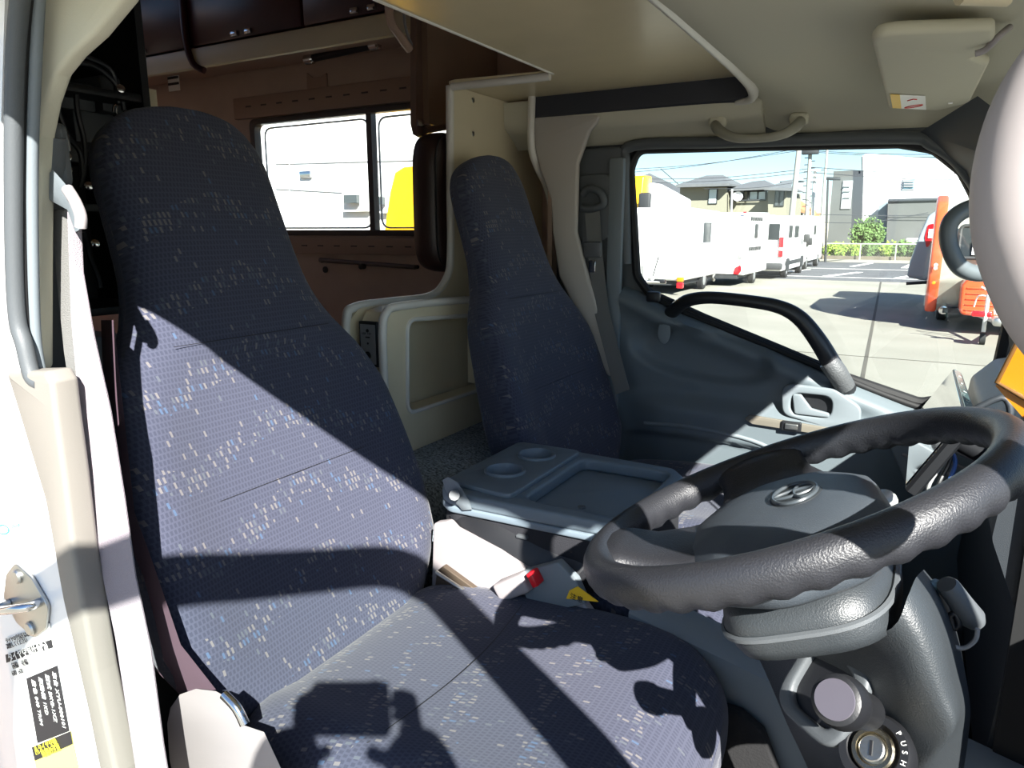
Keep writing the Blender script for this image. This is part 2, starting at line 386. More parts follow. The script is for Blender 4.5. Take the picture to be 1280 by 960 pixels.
# passenger A pillar trim
ap=loft('trim_3',[[at(u,v,Y=y) for u,v,y in r] for r in [
   [(1150,165,1.99),(1222,120,1.85),(1262,150,1.82),(1255,200,1.86),(1180,178,2.0)],
   [(1205,218,1.99),(1235,180,1.87),(1290,200,1.84),(1290,250,1.88),(1215,232,2.0)],
   [(1236,285,1.99),(1262,270,1.9),(1320,290,1.86),(1320,330,1.9),(1245,300,2.0)],
   [(1256,350,1.99),(1283,340,1.92),(1345,360,1.88),(1345,400,1.92),(1262,362,2.0)],
   [(1262,440,1.99),(1300,430,1.92),(1380,440,1.88),(1380,470,1.92),(1266,450,2.0)],
   [(1258,500,1.99),(1300,500,1.92),(1400,500,1.88),(1400,520,1.92),(1262,510,2.0)]]],DGREY); setp(ap,kind='structure')
# passenger B pillar: light shroud and dark inner trim
pa=[(668,143),(757,143),(738,165),(724,205),(722,290),(738,352),(778,470),(760,470),(700,345),(692,290),(690,250),(676,210),(668,180)]
pl=[(at(u,v,Y=1.94).x,at(u,v,Y=1.94).z) for u,v in pa]
o=plate('trim_4',[fillet(pl,.02)],.02,(0,1.94,0),(1,0,0),(0,0,1),mat('light_grey_shroud','#A8A29A',.55,bump=.1,bscale=900),bev=.008); setp(o,kind='structure')
o=plate('trim_5',[fillet([(-.955,.23),(-.765,.23),(-.765,-.12),(-.74,-.60),(-.955,-.60)],.015)],.02,(0,1.99,0),(1,0,0),(0,0,1),DGREY,bev=.006); setp(o,kind='structure')
o=boxlim('trim_6',-.80,-.755,1.965,1.985,-.6,.20,GREY,bev=.006); setp(o,kind='structure')
# rear wall stubs behind the seats (below the box)
o=boxlim('wall_rear',-1.13,-1.05,1.0,2.03,-1.1,-.62,CREAM2); setp(o,kind='structure')
o=boxlim('wall_rear_lower',-1.01,-.985,.42,1.0,-1.1,-.55,DARK); setp(o,kind='structure')
# seat box / engine cover
o=boxlim('engine_cover',-.985,-.30,.56,2.0,-1.08,-.80,BLACK,bev=.02); setp(o,'low black engine cover box under the seats','engine cover')
# carpeted cover behind the middle seat
v=[]
for x,z in [(-1.040,-.525),(-.95,-.530),(-.89,-.55),(-.855,-.60),(-.85,-.66),(-.85,-.79),(-1.040,-.79)]:
    v.append((x,z))
rings=[[Vector((x,y,z)) for x,z in v] for y in (1.10,1.2,1.4,1.98)]
o=loft('carpeted_cover',rings,CARPET,ang=60); setp(o,'dark speckled carpet covered ledge below the cream box','carpet')

# windscreen (seen from a side step) and cowl
ws=[[Vector((.375,y,.225)),Vector((.70,y,-.28))] for y in (.36,1.2,2.04)]
wst=thing('window_2','windscreen','window',(.4,1.2,0),kind='structure')
frompy('pane',[p for r in ws for p in r],[(0,1,3,2),(2,3,5,4)],GLASS,wst)
# ================================================================= driver B pillar (door aperture)
YB=.42
bpil=thing('trim_7','white painted rear pillar of driver door opening','pillar',(-.9,YB,-.6),kind='structure')
def pxplate(name,px,Y,th,m,parent,r=.01,bev=0,holes=(),**k):
    L=[(at(u,v,Y=Y).x,at(u,v,Y=Y).z) for u,v in px]; L=fillet(L,r) if r else L
    H=[[(at(u,v,Y=Y).x,at(u,v,Y=Y).z) for u,v in h] for h in holes]
    return plate(name,[L]+H,th,(0,Y,0),(1,0,0),(0,0,1),m,parent,bev=bev,**k)
pxplate('outer_panel',[(-700,-260),(30,-60),(20,200),(14,430),(28,470),(95,690),(118,800),(150,960),(160,1080),(-300,1300),(-700,700)],YB,.03,WHITE,bpil,0)
pxplate('sill_trim',[(24,462),(74,461),(82,475),(86,510),(97,590),(109,690),(134,835),(160,960),(172,1040),(155,1040),(139,955),(125,883),(93,740),(72,620),(36,500)],YB-.004,.03,mat('sill_trim_plastic','#77736D',.5,bump=.1,bscale=900),bpil,.006,bev=.006)
pxplate('inner_trim',[(58,-40),(175,-40),(165,0),(128,45),(100,70),(80,95),(68,130),(60,170),(58,300),(58,462),(46,462),(48,200)],YB+.03,.018,HEAD,bpil,.01,bev=.005)
tube('door_seal',[at(u,v,Y=YB-.012) for u,v in [(32,-60),(20,60),(17,200),(18,330),(22,400),(30,430),(40,470),(52,480)]],.0085,DGREY,bpil,n=5,label='dark grey rubber door seal')
tube('door_seal',[at(u,v,Y=YB+.004) for u,v in [(52,-60),(45,60),(40,200),(41,330),(44,420),(50,462)]],.006,GREY,bpil,n=5)
tube('door_seal',[at(u,v,Y=YB-.004) for u,v in [(42,-60),(31,60),(27,200),(29,340),(33,420),(36,455)]],.0045,SOFTBLK,bpil,n=5)
# B pillar body behind (depth)
o=boxlim('pillar_core',-1.35,-.90,YB+.03,YB+.09,-1.1,.25,DARK,bpil)
# striker
st=thing('door_striker','zinc plated door striker loop on white door pillar','striker',at(32,755,Y=YB-.016))
c=at(33,752,Y=YB-.018)
ol=[(0,.050),(.030,.033),(.052,.0),(.034,-.03),(0,-.046),(-.034,-.03),(-.052,0),(-.030,.033)]
tx=Vector((.985,0,.17)).normalized(); tz=Vector((-.17,0,.985)).normalized()
plate('base_plate',[fillet(ol,.014)],.004,c,tx,tz,STEEL,st,bev=.001)
bar=[c+tx*a_+tz*b_+Vector((0,d_,0)) for a_,b_,d_ in ((-.038,-.004,-.002),(-.038,-.004,-.014),(-.026,-.004,-.022),(0,0,-.024),(.026,.004,-.022),(.038,.004,-.014),(.038,.004,-.002))]
tube('loop',bar,.0055,CHROME,st,n=5)
for s in (.033,-.033):
    lathe('screw',[(.0,0),(.009,0),(.009,.003),(.007,.005),(.0,.005)],c+tz*s+Vector((0,-.001,0)),(0,-1,0),STEEL,st,seg=16)
# stickers on pillar
def sticker(name,label,px,m,cat='sticker'):
    L=[(at(u,v,Y=YB-.0165).x,at(u,v,Y=YB-.0165).z) for u,v in px]
    o=plate(name,[L],.0006,(0,YB-.0165,0),(1,0,0),(0,0,1),m); setp(o,label,cat); return o
def stext(s,u,v,u2,v2,size_px,m,parent):
    a=at(u,v,Y=YB-.0186); b=at(u2,v2,Y=YB-.0186); ax=(b-a).normalized(); ay=Vector((0,-1,0)).cross(ax); ay=-ay if ay.z<0 else ay
    sz=(at(u,v-size_px,Y=YB)-at(u,v,Y=YB)).length
    return text('lettering',s,a,ax,ay,sz*1.15,m,parent)
s0=sticker('tyre_pressure_sticker','white tyre pressure table sticker with black heading on pillar',[(8,797),(62,779),(70,828),(14,845)],PAPER)
p=sticker('sticker_heading','x',[(8,818),(65,799),(67,809),(9,828)],INK); 
for q in ('label','category'): del p[q]
p.name='heading_band'; p.parent=s0; p.location.y=-.0008
stext('タイヤ空気圧(kPa)',12,827,62,810,9,PAPER,s0)
stext('タイヤの空気圧は標準空気圧に',8,804,62,786,5,INK,s0); stext('調整してください',9,811,62,793,5,INK,s0)
stext('前輪　後輪',16,836,68,820,6,INK,s0); stext('600  600',16,845,68,829,6,INK,s0)
s1=sticker('data_plate_sticker','black data plate sticker with rows of white characters on pillar',[(33,848),(71,832),(86,914),(47,929)],INK)
for i,(s,k) in enumerate([('車台 XYU-000101',0),('型式 BKG-1XZ',1),('原動機 1KD',2),('塗色 040 TRIM',3)]):
    a=at(65-k*8.5,839+k*3.4,Y=YB-.0172); b=at(80-k*8.5,918+k*3.4,Y=YB-.0172); ax=(b-a).normalized(); ay=ax.cross(Vector((0,-1,0)))
    ay=-ay if ay.x<0 else ay
    if ax.cross(ay).y>0: ay=-ay
    text('lettering',s,a,ax,ay,.010,PAPER,s1)
s2=sticker('tyre_change_sticker','yellow tyre change caution sticker with black heading on pillar',[(40,934),(88,914),(98,962),(50,985)],mat('pale_yellow_sticker','#E9E070',.5))
p=plate('heading_band',[[(at(u,v,Y=YB-.017).x,at(u,v,Y=YB-.017).z) for u,v in [(40,934),(88,914),(91,930),(44,951)]]],.0006,(0,YB-.0172,0),(1,0,0),(0,0,1),INK,s2)
stext('⚠タイヤ交換',44,942,88,923,7,mat('yellow_ink','#E6D93A',.5),s2); stext('時期の注意',54,947,88,932,7,MATS['yellow_ink'],s2)
s3=plate('oval_inspection_sticker',[[(at(22,656,Y=YB).x+.013*math.cos(t)*1.1,at(22,656,Y=YB).z+.0065*math.sin(t)+.003*math.cos(t)) for t in np.linspace(0,2*PI,28,endpoint=False)],
   [(at(22,656,Y=YB).x+.0115*math.cos(t)*1.1,at(22,656,Y=YB).z+.005*math.sin(t)+.003*math.cos(t)) for t in np.linspace(0,2*PI,28,endpoint=False)]],.0006,(0,YB-.0165,0),(1,0,0),(0,0,1),TEAL)
setp(s3,'small teal oval printed sticker on the white pillar','sticker'); stext('TOYOTA',12,661,34,656,5,TEAL,s3)

# driver seat belt
sb=thing('driver_seat_belt','pale seat belt hanging sunlit beside the driver seat','seat belt',(-.8,.46,-.1))
pA=[(.0)]
bl=[((84,262),(100,272),.455),((86,320),(103,340),.45),((89,400),(117,420),.445),((98,500),(138,514),.44),((109,600),(155,620),.435),((124,700),(169,720),.43),((144,797),(188,810),.425),((165,931),(204,931),.42),((185,1060),(225,1060),.42)]
vs_=[];
for (l,r,y) in bl: vs_+= [at(*l,Y=y), at(*r,Y=y+.012)]
n=len(bl)
front=vs_; back=[p+Vector((-.001,.002,0)) for p in vs_]
fs=[(2*i,2*i+1,2*i+3,2*i+2) for i in range(n-1)]+[(2*n+2*i,2*n+2*i+2,2*n+2*i+3,2*n+2*i+1) for i in range(n-1)]+[(2*i,2*i+2,2*n+2*i+2,2*n+2*i) for i in range(n-1)]+[(2*i+1,2*n+2*i+1,2*n+2*i+3,2*i+3) for i in range(n-1)]
frompy('webbing',front+back,fs,BELT,sb)
# second strand behind
bl2=[((66,262),(86,262),.468),((70,340),(92,340),.466),((80,440),(100,440),.464),((92,520),(108,520),.46),((103,600),(116,600),.458)]
vs_=[];
for (l,r,y) in bl2: vs_+= [at(*l,Y=y), at(*r,Y=y)]
n=len(bl2); fs=[(2*i,2*i+1,2*i+3,2*i+2) for i in range(n-1)]
frompy('webbing',vs_,fs,BELTD,sb,label='shaded back strand of webbing')  # same belt; its shade is put into a darker webbing colour
box('anchor_cover',at(66,195,Y=.47),(.045,.02,.07),DGREY,sb,bev=.01,seg=3)
loft('slip_guide',[[at(u,v,Y=.452+dy) for u,v in [(56,222),(66,212),(80,228),(90,240),(101,268),(102,286),(94,290),(84,262),(62,250)]] for dy in (0,.018)],GREY,sb,ang=70)
tube('guide_edge',[at(u,v,Y=.448) for u,v in [(84,236),(94,252),(101,270),(101,284)]],.006,BEIGE,sb,n=4)
tube('anchor_pin',[at(62,170,Y=.46),at(62,235,Y=.46)],.016,DGREY,sb,n=1)

# ================================================================= SEATS
def squircle(hw,hd,n=28,p=3.2):
    out=[]
    for i in range(n):
        t=2*PI*i/n; c,s=math.cos(t),math.sin(t)
        out.append((hw*math.copysign(abs(c)**(2/p),c), hd*math.copysign(abs(s)**(2/p),s)))
    return out
def make_seat(name,label,group,loc,full=True):
    """origin: centre of the joint line between back and cushion, local +X forward, Y across"""
    root=thing(name,label,'seat',loc,0,group)
    tilt=math.atan(.364)
    prof=[(-.05,.16,.045),(-.03,.205,.055),(0,.235,.06),(.05,.262,.064),(.10,.276,.066),(.18,.283,.066),(.27,.276,.063),(.36,.262,.060),(.44,.245,.058),(.49,.222,.056),(.53,.192,.055),(.57,.172,.055),(.62,.160,.052),(.70,.155,.05),(.78,.152,.048),(.82,.143,.045),(.85,.122,.040),(.868,.09,.030),(.875,.04,.014)]
    # smooth profile
    P=catmull([(a,b,c) for a,b,c in prof],3)
    rings=[];uv=[]
    up=Vector((-math.sin(tilt),0,math.cos(tilt))); nrm=Vector((math.cos(tilt),0,math.sin(tilt)))
    for a,hw,hd in P:
        ring=[]
        s=a/ .94*.94
        for y,d in squircle(hw,hd,40,3.6):
            # bolsters: front side bulges at the sides in mid height
            k=max(0,(abs(y)/max(hw,.01)-.62)/.38); bol=.032*k*max(0,min(1,(.50-s)/.12))*max(0,min(1,(s+.02)/.1)) if d>0 else 0
            hollow=-.012*(1-min(1,(abs(y)/max(hw,.01)/.7))**2)*(1 if d>0 and s<.48 else 0)
            dd=d-hd+bol+hollow
            pt=up*s+nrm*dd+Vector((0,y,0)); ring.append(pt); uv.append((y+.3*(0 if d>0 else 1),s))
        rings.append(ring)
    b=loft('backrest',rings,None,None,ang=80)
    me=b.data; me.materials.append(FAB); b.parent=root; l=me.uv_layers.new(name='UVMap')
    for lp in me.loops: l.data[lp.index].uv=uv[lp.vertex_index]
    # seams on the backrest
    for s,hw in ((.50,.155),(.27,.225)):
        pts=[up*s+nrm*(.0015-.012*(1-(y/hw/1.15)**2 if s<.48 else 0))+Vector((0,y,0)) for y in np.linspace(-hw,hw,14)]
        v_,f_=tubedata([Vector(q) for q in pts],.0005,5); frompy('seam',v_,f_,SOFTBLK,root,local=True)
    # cushion: sections along X
    secs=[(-.045,.15,.05,-.055),(-.02,.215,.062,-.030),(.03,.245,.068,-.008),(.12,.258,.070,.004),(.25,.262,.070,.012),(.38,.262,.070,.018),(.46,.256,.070,.014),(.51,.245,.068,-.004),(.545,.225,.058,-.035),(.562,.19,.04,-.065),(.566,.12,.02,-.085)]
    S=catmull_n([(x,hw,hh,zt) for x,hw,hh,zt in secs],3); rings=[];uv=[]
    for x,hw,hh,zt in S:
        ring=[]
        for y,d in squircle(hw,hh,40,3.8):
            k=max(0,(abs(y)/hw-.6)/.4); add=(.012*math.sin(k*PI) if d>0 else 0)-(.006*(1-min(1,abs(y)/hw/.6)**2) if d>0 else 0)
            ring.append(Vector((x,y,zt-hh+d+add))); uv.append((y+(0 if d>0 else .31),-x+.02))
        rings.append(ring)
    cu=loft('cushion',rings,None,None,ang=80); me=cu.data; me.materials.append(FAB); cu.parent=root; l=me.uv_layers.new(name='UVMap')
    for lp in me.loops: l.data[lp.index].uv=uv[lp.vertex_index]
    pts=[Vector((.21+.02*math.cos(y*8),y,.012)) for y in np.linspace(-.21,.21,12)]
    v_,f_=tubedata(pts,.0005,5); frompy('seam',v_,f_,SOFTBLK,root,local=True)
    # underframe
    bm=bmesh.new(); addbox(bm,(.23,0,-.148),(.46,.40,.03),bev=.008); frombm('seat_frame',bm,BLACK,root,local=True)
    for s in (-1,1):
        bm=bmesh.new(); addbox(bm,(.22,s*.17,-.167),(.50,.03,.012),bev=.003); frombm('rail',bm,STEEL,root,local=True)
    return root
def catmull_n(T,n):
    T=[np.array(t) for t in T]; out=[]
    for i in range(len(T)-1):
        a,b,c,d=T[max(i-1,0)],T[i],T[i+1],T[min(i+2,len(T)-1)]
        for j in range(n):
            t=j/n; out.append(.5*((2*b)+(c-a)*t+(2*a-5*b+4*c-d)*t*t+(3*b-a-3*c+d)*t**3))
    out.append(T[-1]); return out
drv=make_seat('cab_seat','navy flecked high-back driver seat, half sunlit, nearest the open door','cab seats',(-.748,.80,-.632))
pas=copytree(drv); pas.location=(-.700,1.675,-.632); pas['label']='navy flecked high-back passenger seat in shade beside the far door'
# recliner cover + lever of the driver seat
rc=loft('recliner_cover',[[at(u,v,Y=.50+dy) for u,v in [(209,905),(213,885),(225,868),(245,861),(270,864),(288,874),(300,905),(330,915),(352,962),(365,1010),(225,1010),(212,950)]] for dy in (0,.035)],BEIGE,drv,ang=60)
rc.matrix_parent_inverse=Matrix.Translation(-Vector(drv.location))
o=loft('side_valance',[[at(u,v,Y=y) for u,v,y in r] for r in [
   [(142,400,.545),(153,500,.525),(168,640,.495),(192,706,.495),(226,806,.495),(270,862,.515)],[(126,400,.60),(130,500,.58),(146,640,.56),(165,740,.55),(192,835,.545),(226,870,.545)]]],mat('mauve_vinyl','#6E5A66',.5),drv,closed=False,cap=False)
tube('recliner_lever',[at(u,v,Y=.50) for u,v in [(280,868),(296,885),(306,905)]],.006,CHROME,drv,n=4)
# ------------------------------------------------------------ middle seat: cushion + folded backrest table
ms=thing('middle_seat','folded middle seat whose grey back forms a table with two cup holders','seat',(-.55,1.21,-.63))
rings=[];uv=[]
for x,hw,hh,zt in catmull_n([(-.72,.12,.05,-.60),(-.68,.145,.06,-.578),(-.5,.15,.065,-.572),(-.3,.15,.065,-.578),(-.22,.148,.065,-.59),(-.185,.135,.055,-.615),(-.17,.10,.03,-.65)],3):
    ring=[]
    for y,d in squircle(hw,hh,32,4): ring.append(Vector((x,1.215+y,zt-.03-hh+d))); uv.append((y+.7,x))
    rings.append(ring)
o=loft('cushion',rings,None,ms,ang=80); o.data.materials.append(FAB); l=o.data.uv_layers.new(name='UVMap')
for lp in o.data.loops: l.data[lp.index].uv=uv[lp.vertex_index]
outl=[(-.755,1.06),(-.755,1.365),(-.70,1.385),(-.40,1.375),(-.365,1.33),(-.375,1.09),(-.40,1.045),(-.72,1.035)]
TZ=-.47
TG=mat('table_grey_plastic','#65717A',.42,bump=.2,bscale=900)
circ=lambda cx,cy,r:[(cx+r*math.cos(t),cy+r*math.sin(t)) for t in np.linspace(0,2*PI,28,endpoint=False)]
tray=rrect(-.585,-.395,1.075,1.345,.03)
plate('table_top',[fillet(outl,.03),circ(-.675,1.165,.036),circ(-.668,1.285,.036),tray],.026,(0,0,TZ-.013),(1,0,0),(0,1,0),TG,ms,bev=.006)
plate('table_base',[fillet(outl,.03)],.014,(0,0,TZ-.033),(1,0,0),(0,1,0),TG,ms,bev=.004)
plate('raised_pad',[fillet([(-.750,1.07),(-.750,1.36),(-.60,1.365),(-.60,1.055)],.02),circ(-.675,1.165,.036),circ(-.668,1.285,.036)],.010,(0,0,TZ+.004),(1,0,0),(0,1,0),TG,ms,bev=.003)
for cx,cy in ((-.675,1.165),(-.668,1.285)):
    lathe('cup_holder_ring',[(.034,-.018),(.034,.011),(.036,.014),(.040,.014),(.041,.010),(.041,0),(.0345,-.018)],(cx,cy,TZ),(0,0,1),TG,ms)
rings=[[Vector((x,y,z)) for x,y in [( .5*(-.755-.37)+(a-.5*(-.755-.37))*s, 1.21+(b-1.21)*s) for a,b in [(q.x,q.y) for q in fillet(outl,.03)]]] for s,z in ((.955,TZ-.04),(.975,TZ-.06),(.975,TZ-.11),(.93,TZ-.135))]
loft('folded_backrest_padding',rings,mat('black_upholstery','#15161C',.9,bump=.4,bscale=500),ms,label='black padded front of the folded backrest')
lathe('latch_button',[(0,0),(.007,0),(.007,.003),(0,.004)],at(727,635,Z=TZ),(0,0,1),DGREY,ms,seg=14)
loft('hinge_arm',[[at(u,v,Y=1.03+dy) for u,v in [(553,600),(560,596),(572,603),(586,625),(590,637),(578,638),(566,625),(556,612)]] for dy in (0,.014)],GREY,ms,ang=60)
tube('hinge_bolt',[at(568,619,Y=1.012),at(566,619,Y=1.04)],.010,DGREY,ms,n=1)
# ------------------------------------------------------------ console beside the driver seat
cs=thing('side_console','long black lidded console between driver seat and folded middle seat','console',(-.6,1.05,-.7))
pts_t=[at(567,636,Z=-.555),at(590,628,Z=-.555),at(735,672,Z=-.575),at(722,700,Z=-.59),at(600,655,Z=-.575)]
loft('tray_lid',[[at(u,v,Y=y) for u,v,y in r] for r in [
  [(562,644,1.045),(573,636,1.055),(580,640,1.055),(570,660,1.035)],
  [(590,648,1.04),(600,636,1.06),(612,640,1.06),(600,676,1.03)],
  [(628,664,1.04),(632,644,1.06),(645,650,1.06),(636,694,1.03)],
  [(664,684,1.04),(668,662,1.06),(682,668,1.06),(662,712,1.03)],
  [(698,700,1.04),(702,682,1.06),(716,690,1.06),(690,720,1.03)],
  [(722,712,1.04),(726,700,1.05),(735,706,1.05),(718,724,1.03)]]],BLACK,cs,ang=30)
box('lid_button',at(654,670,Y=1.045),(.022,.016,.006),DGREY,cs,bev=.002)
pxplate('beige_side',[(545,652),(563,650),(572,660),(625,688),(656,708),(720,735),(760,790),(760,860),(540,860)],1.025,.02,BEIGE,cs,.01,bev=.004)
pxplate('grey_front_cover',[(655,712),(700,700),(722,722),(735,752),(700,760),(660,745)],1.012,.02,GREY,cs,.006,bev=.003)
plab=pxplate('yellow_label',[(712,738),(722,733),(748,752),(708,748)],1.000,.002,YEL,cs,0)
text('lettering','注意',at(712,747,Y=.9975),(1,0,-.15),(.15,0,1),.012,INK,cs)
bk=thing('seat_belt_buckle','pale seat belt buckle with red release button beside driver cushion','buckle',at(640,748,Y=.99))
xa=(at(665,712,Y=.99)-at(600,738,Y=.99)).normalized(); za=Vector((0,-1,0)).cross(xa)*-1
R=Matrix((( xa.x,0,-xa.z,0),(0,1,0,0),(xa.z,0,xa.x,0),(0,0,0,1)))
box('body',at(643,732,Y=1.0),(.068,.032,.034),BEIGE,bk,rot=R,bev=.006,seg=3)
box('release_button',at(669,722,Y=.99),(.012,.026,.026),RED,bk,rot=R,bev=.003)
tube('stalk',[at(612,742,Y=1.0),at(590,748,Y=1.0),at(570,765,Y=1.0)],.006,BLACK,bk,n=4,flat=2)
rl=thing('seat_slide_rail','worn metal bracket between driver backrest and console','bracket',at(570,730,Y=1.01))
pxplate('bracket',[(548,712),(556,706),(600,738),(612,750),(600,758),(545,738)],1.006,.012,mat('brown_metal','#6B5F52',.4,.7),rl,.004,bev=.002)
tube('rail_rod',[at(545,715,Y=.99),at(575,735,Y=.99),at(600,752,Y=.99)],.004,STEEL,rl,n=3)
# tunnel side panel (blue grey) in front of the cushion
o=loft('tunnel_side_panel',[[Vector((x,y,z)) for y,z in [(1.02,-.62-(x+.3)*.22),(1.045,-.60-(x+.3)*.22),(1.08,-.60-(x+.3)*.22),(1.08,-1.07),(1.06,-1.07),(1.035,-.86)]] for x in (-.36,-.2,0,.2,.4)],GREY,ang=40)
setp(o,'smooth blue-grey side panel of the centre tunnel behind the steering column','panel')

o=pxplate('footwell_carpet',[(780,835),(880,872),(927,888),(955,912),(975,965),(990,1030),(1000,1240),(780,1240)],1.008,.02,FLOORM,None,.01,bev=.004); setp(o,'black carpet covering the lower side of the centre tunnel ahead of the driver cushion','carpet')
# ================================================================= PASSENGER DOOR
door=thing('door_1','grey moulded passenger door trim below the side window','door',(-.3,YD,-1.0),kind='structure')
def smst(a,b,x):
    t=max(0,min(1,(x-a)/(b-a))); return t*t*(3-2*t)
def belt(x): # top edge height of the door trim
    return np.interp(x,[-.78,-.70,-.60,-.35,-.13,.0,.15,.4],[-.150,-.178,-.222,-.305,-.385,-.428,-.46,-.50])
NX,NZ=110,80; vs_=[];fs=[]
for i in range(NX+1):
    x=-.755+i*(1.15/NX); zt=belt(x)
    for j in range(NZ+1):
        w=j/NZ; z=zt+(-.98-zt)*w; d=zt-z
        h=.022*smst(0,.02,d)+.0     # top roll
        h+= .020*math.exp(-((d-.035)/.03)**2)
        # scooped recess: teardrop under the belt line
        u_=(x+.52)/.20; t_=(z+.335-(-.10)*(x+.52))/.072
        r2=abs(u_)**2.6+abs(t_)**2.2
        h-= .026*(1-smst(.55,1.15,r2))
        # elbow bulge
        h+= .034*smst(-.44,-.50,z)*smst(-.75,-.6,x)*(1-smst(-.08,.10,x))
        # lower pocket
        u_=(x+.50)/.26; t_=(z+.70)/.13; r2=abs(u_)**4+abs(t_)**4; h-=.02*(1-smst(.7,1.2,r2))
        vs_.append((x,YD-h,z))
for i in range(NX):
    for j in range(NZ): a=i*(NZ+1)+j; fs.append((a,a+1,a+NZ+2,a+NZ+1))
b0=len(vs_)
for i in range(NX+1):  # rim so the trim has thickness
    x=-.755+i*(1.15/NX); vs_.append((x,YD+.02,belt(x)))
for i in range(NX): fs.append((i*(NZ+1),(i+1)*(NZ+1),b0+i+1,b0+i))
for j in range(NZ+1): vs_.append((-.755,YD+.02,vs_[j][2]))
b1=b0+NX+1
for j in range(NZ): fs.append((j,b1+j,b1+j+1,j+1))
frompy('trim_panel',vs_,fs,mat('door_trim_plastic','#5C656A',.48,bump=.2,bscale=1100),door,ang=60)
gp=tube('grab_handle',[at(u,v,Y=y) for u,v,y in [(838,392,1.985),(848,383,1.965),(862,375,1.945),(890,372,1.935),(940,377,1.93),(975,384,1.93),(1000,398,1.935),(1022,425,1.94),(1040,455,1.95),(1052,478,1.965),(1060,487,1.985)]],
     [.019,.019,.018,.0165,.0165,.0175,.020,.022,.0235,.025,.022],mat('grab_handle_rubber','#1F2023',.4),door,n=5,seg=14)
o=tube('grip_pad',[at(u,v,Y=y) for u,v,y in [(1036,452,1.945),(1046,466,1.95),(1057,484,1.97)]],[.0247,.0255,.0235],mat('grey_dotted_rubber','#4A4C4E',.5,bump=.8,bscale=260),door,n=4,seg=14)
# inner handle in its bezel
cx,cz=at(1026,508,Y=1.965).x,at(1026,508,Y=1.965).z
bz=[(cx-.100,cz+.055),(cx+.03,cz+.052),(cx+.095,cz+.012),(cx+.098,cz-.048),(cx+.02,cz-.052),(cx-.090,cz-.030)]
rc_=rrect(cx-.072,cx+.028,cz-.026,cz+.032,.025)
bzl=plate('handle_bezel',[fillet(bz,.03),rc_],.016,(0,1.955,0),(1,0,0),(0,0,1),GREY,door,bev=.005)
plate('handle_recess',[[tuple(q) for q in rc_]],.004,(0,1.9655,0),(1,0,0),(0,0,1),BLACK,door)
plate('door_handle',[fillet([(cx-.070,cz+.030),(cx-.048,cz+.030),(cx-.020,cz-.004),(cx+.024,cz-.012),(cx+.024,cz-.024),(cx-.060,cz-.024)],.008)],.012,(0,1.951,0),(1,0,0),(0,0,1),GREY,door,bev=.004)
# switch strip
a=at(938,522,Y=1.955); b=at(1038,536,Y=1.955)
sw=plate('switch_panel',[fillet([(a.x,a.z+.012),(a.x-.012,a.z),(a.x+.01,a.z-.012),(b.x,b.z-.014),(b.x+.012,b.z+.006)],.005)],.010,(0,1.938,0),(1,0,0),(0,0,1),mat('taupe_switch_panel','#6F6A60',.35),door,bev=.0015)
plate('window_switch',[rrect(at(978,529,Y=1.95).x,at(1003,534,Y=1.95).x,at(990,537,Y=1.95).z,at(990,525,Y=1.95).z,.004)],.012,(0,1.933,0),(1,0,0),(0,0,1),BLACK,door,bev=.003)
plate('switch_rocker',[rrect(at(983,529,Y=1.95).x,at(999,534,Y=1.95).x,at(990,534,Y=1.95).z,at(990,527,Y=1.95).z,.003)],.008,(0,1.926,0),(1,0,0),(0,0,1),STEEL,door,bev=.002)
# raised slot bar in the recess, oval blanking plug, vent slot ahead, pocket ledge
tube('pull_slot',[at(u,v,Y=1.993) for u,v in [(876,478),(900,480),(925,483)]],.009,mat('door_trim_slot_grey','#5F676C',.5),door,n=4,flat=.5)  # slot bar in its own plain grey
pc=at(831,415,Y=1.972); plate('blanking_plug',[[(pc.x+.018*math.cos(t),pc.z+.030*math.sin(t)*1.1) for t in np.linspace(0,2*PI,24,endpoint=False)]],.003,(0,1.967,0),(1,0,0),(0,0,1),GREY,door,bev=.001)
box('window_corner_cap',at(817,371,Y=1.975),(.04,.02,.03),BLACK,door,bev=.006)
tube('lower_ledge',[(x,1.945,z) for x,z in [(-.66,-.545),(-.52,-.538),(-.36,-.552),(-.25,-.59)]],.006,GREY,door,n=5)
tube('belt_seal',[Vector((x,YD+.002,float(belt(x))+.006)) for x in np.linspace(-.66,.34,14)],.008,SOFTBLK,door,n=2)
plate('side_vent_trim',[fillet([(-.02,-.43),(.02,-.445),(.16,-.50),(.16,-.64),(.02,-.62),(-.03,-.52)],.02)],.02,(0,1.955,0),(1,0,0),(0,0,1),GREY,door,bev=.006)
for k in range(3):
    tube('vent_slat',[(0.0,1.943,-.475-k*.03),(.15,1.943,-.525-k*.03)],.004,BEIGE,door,n=1)

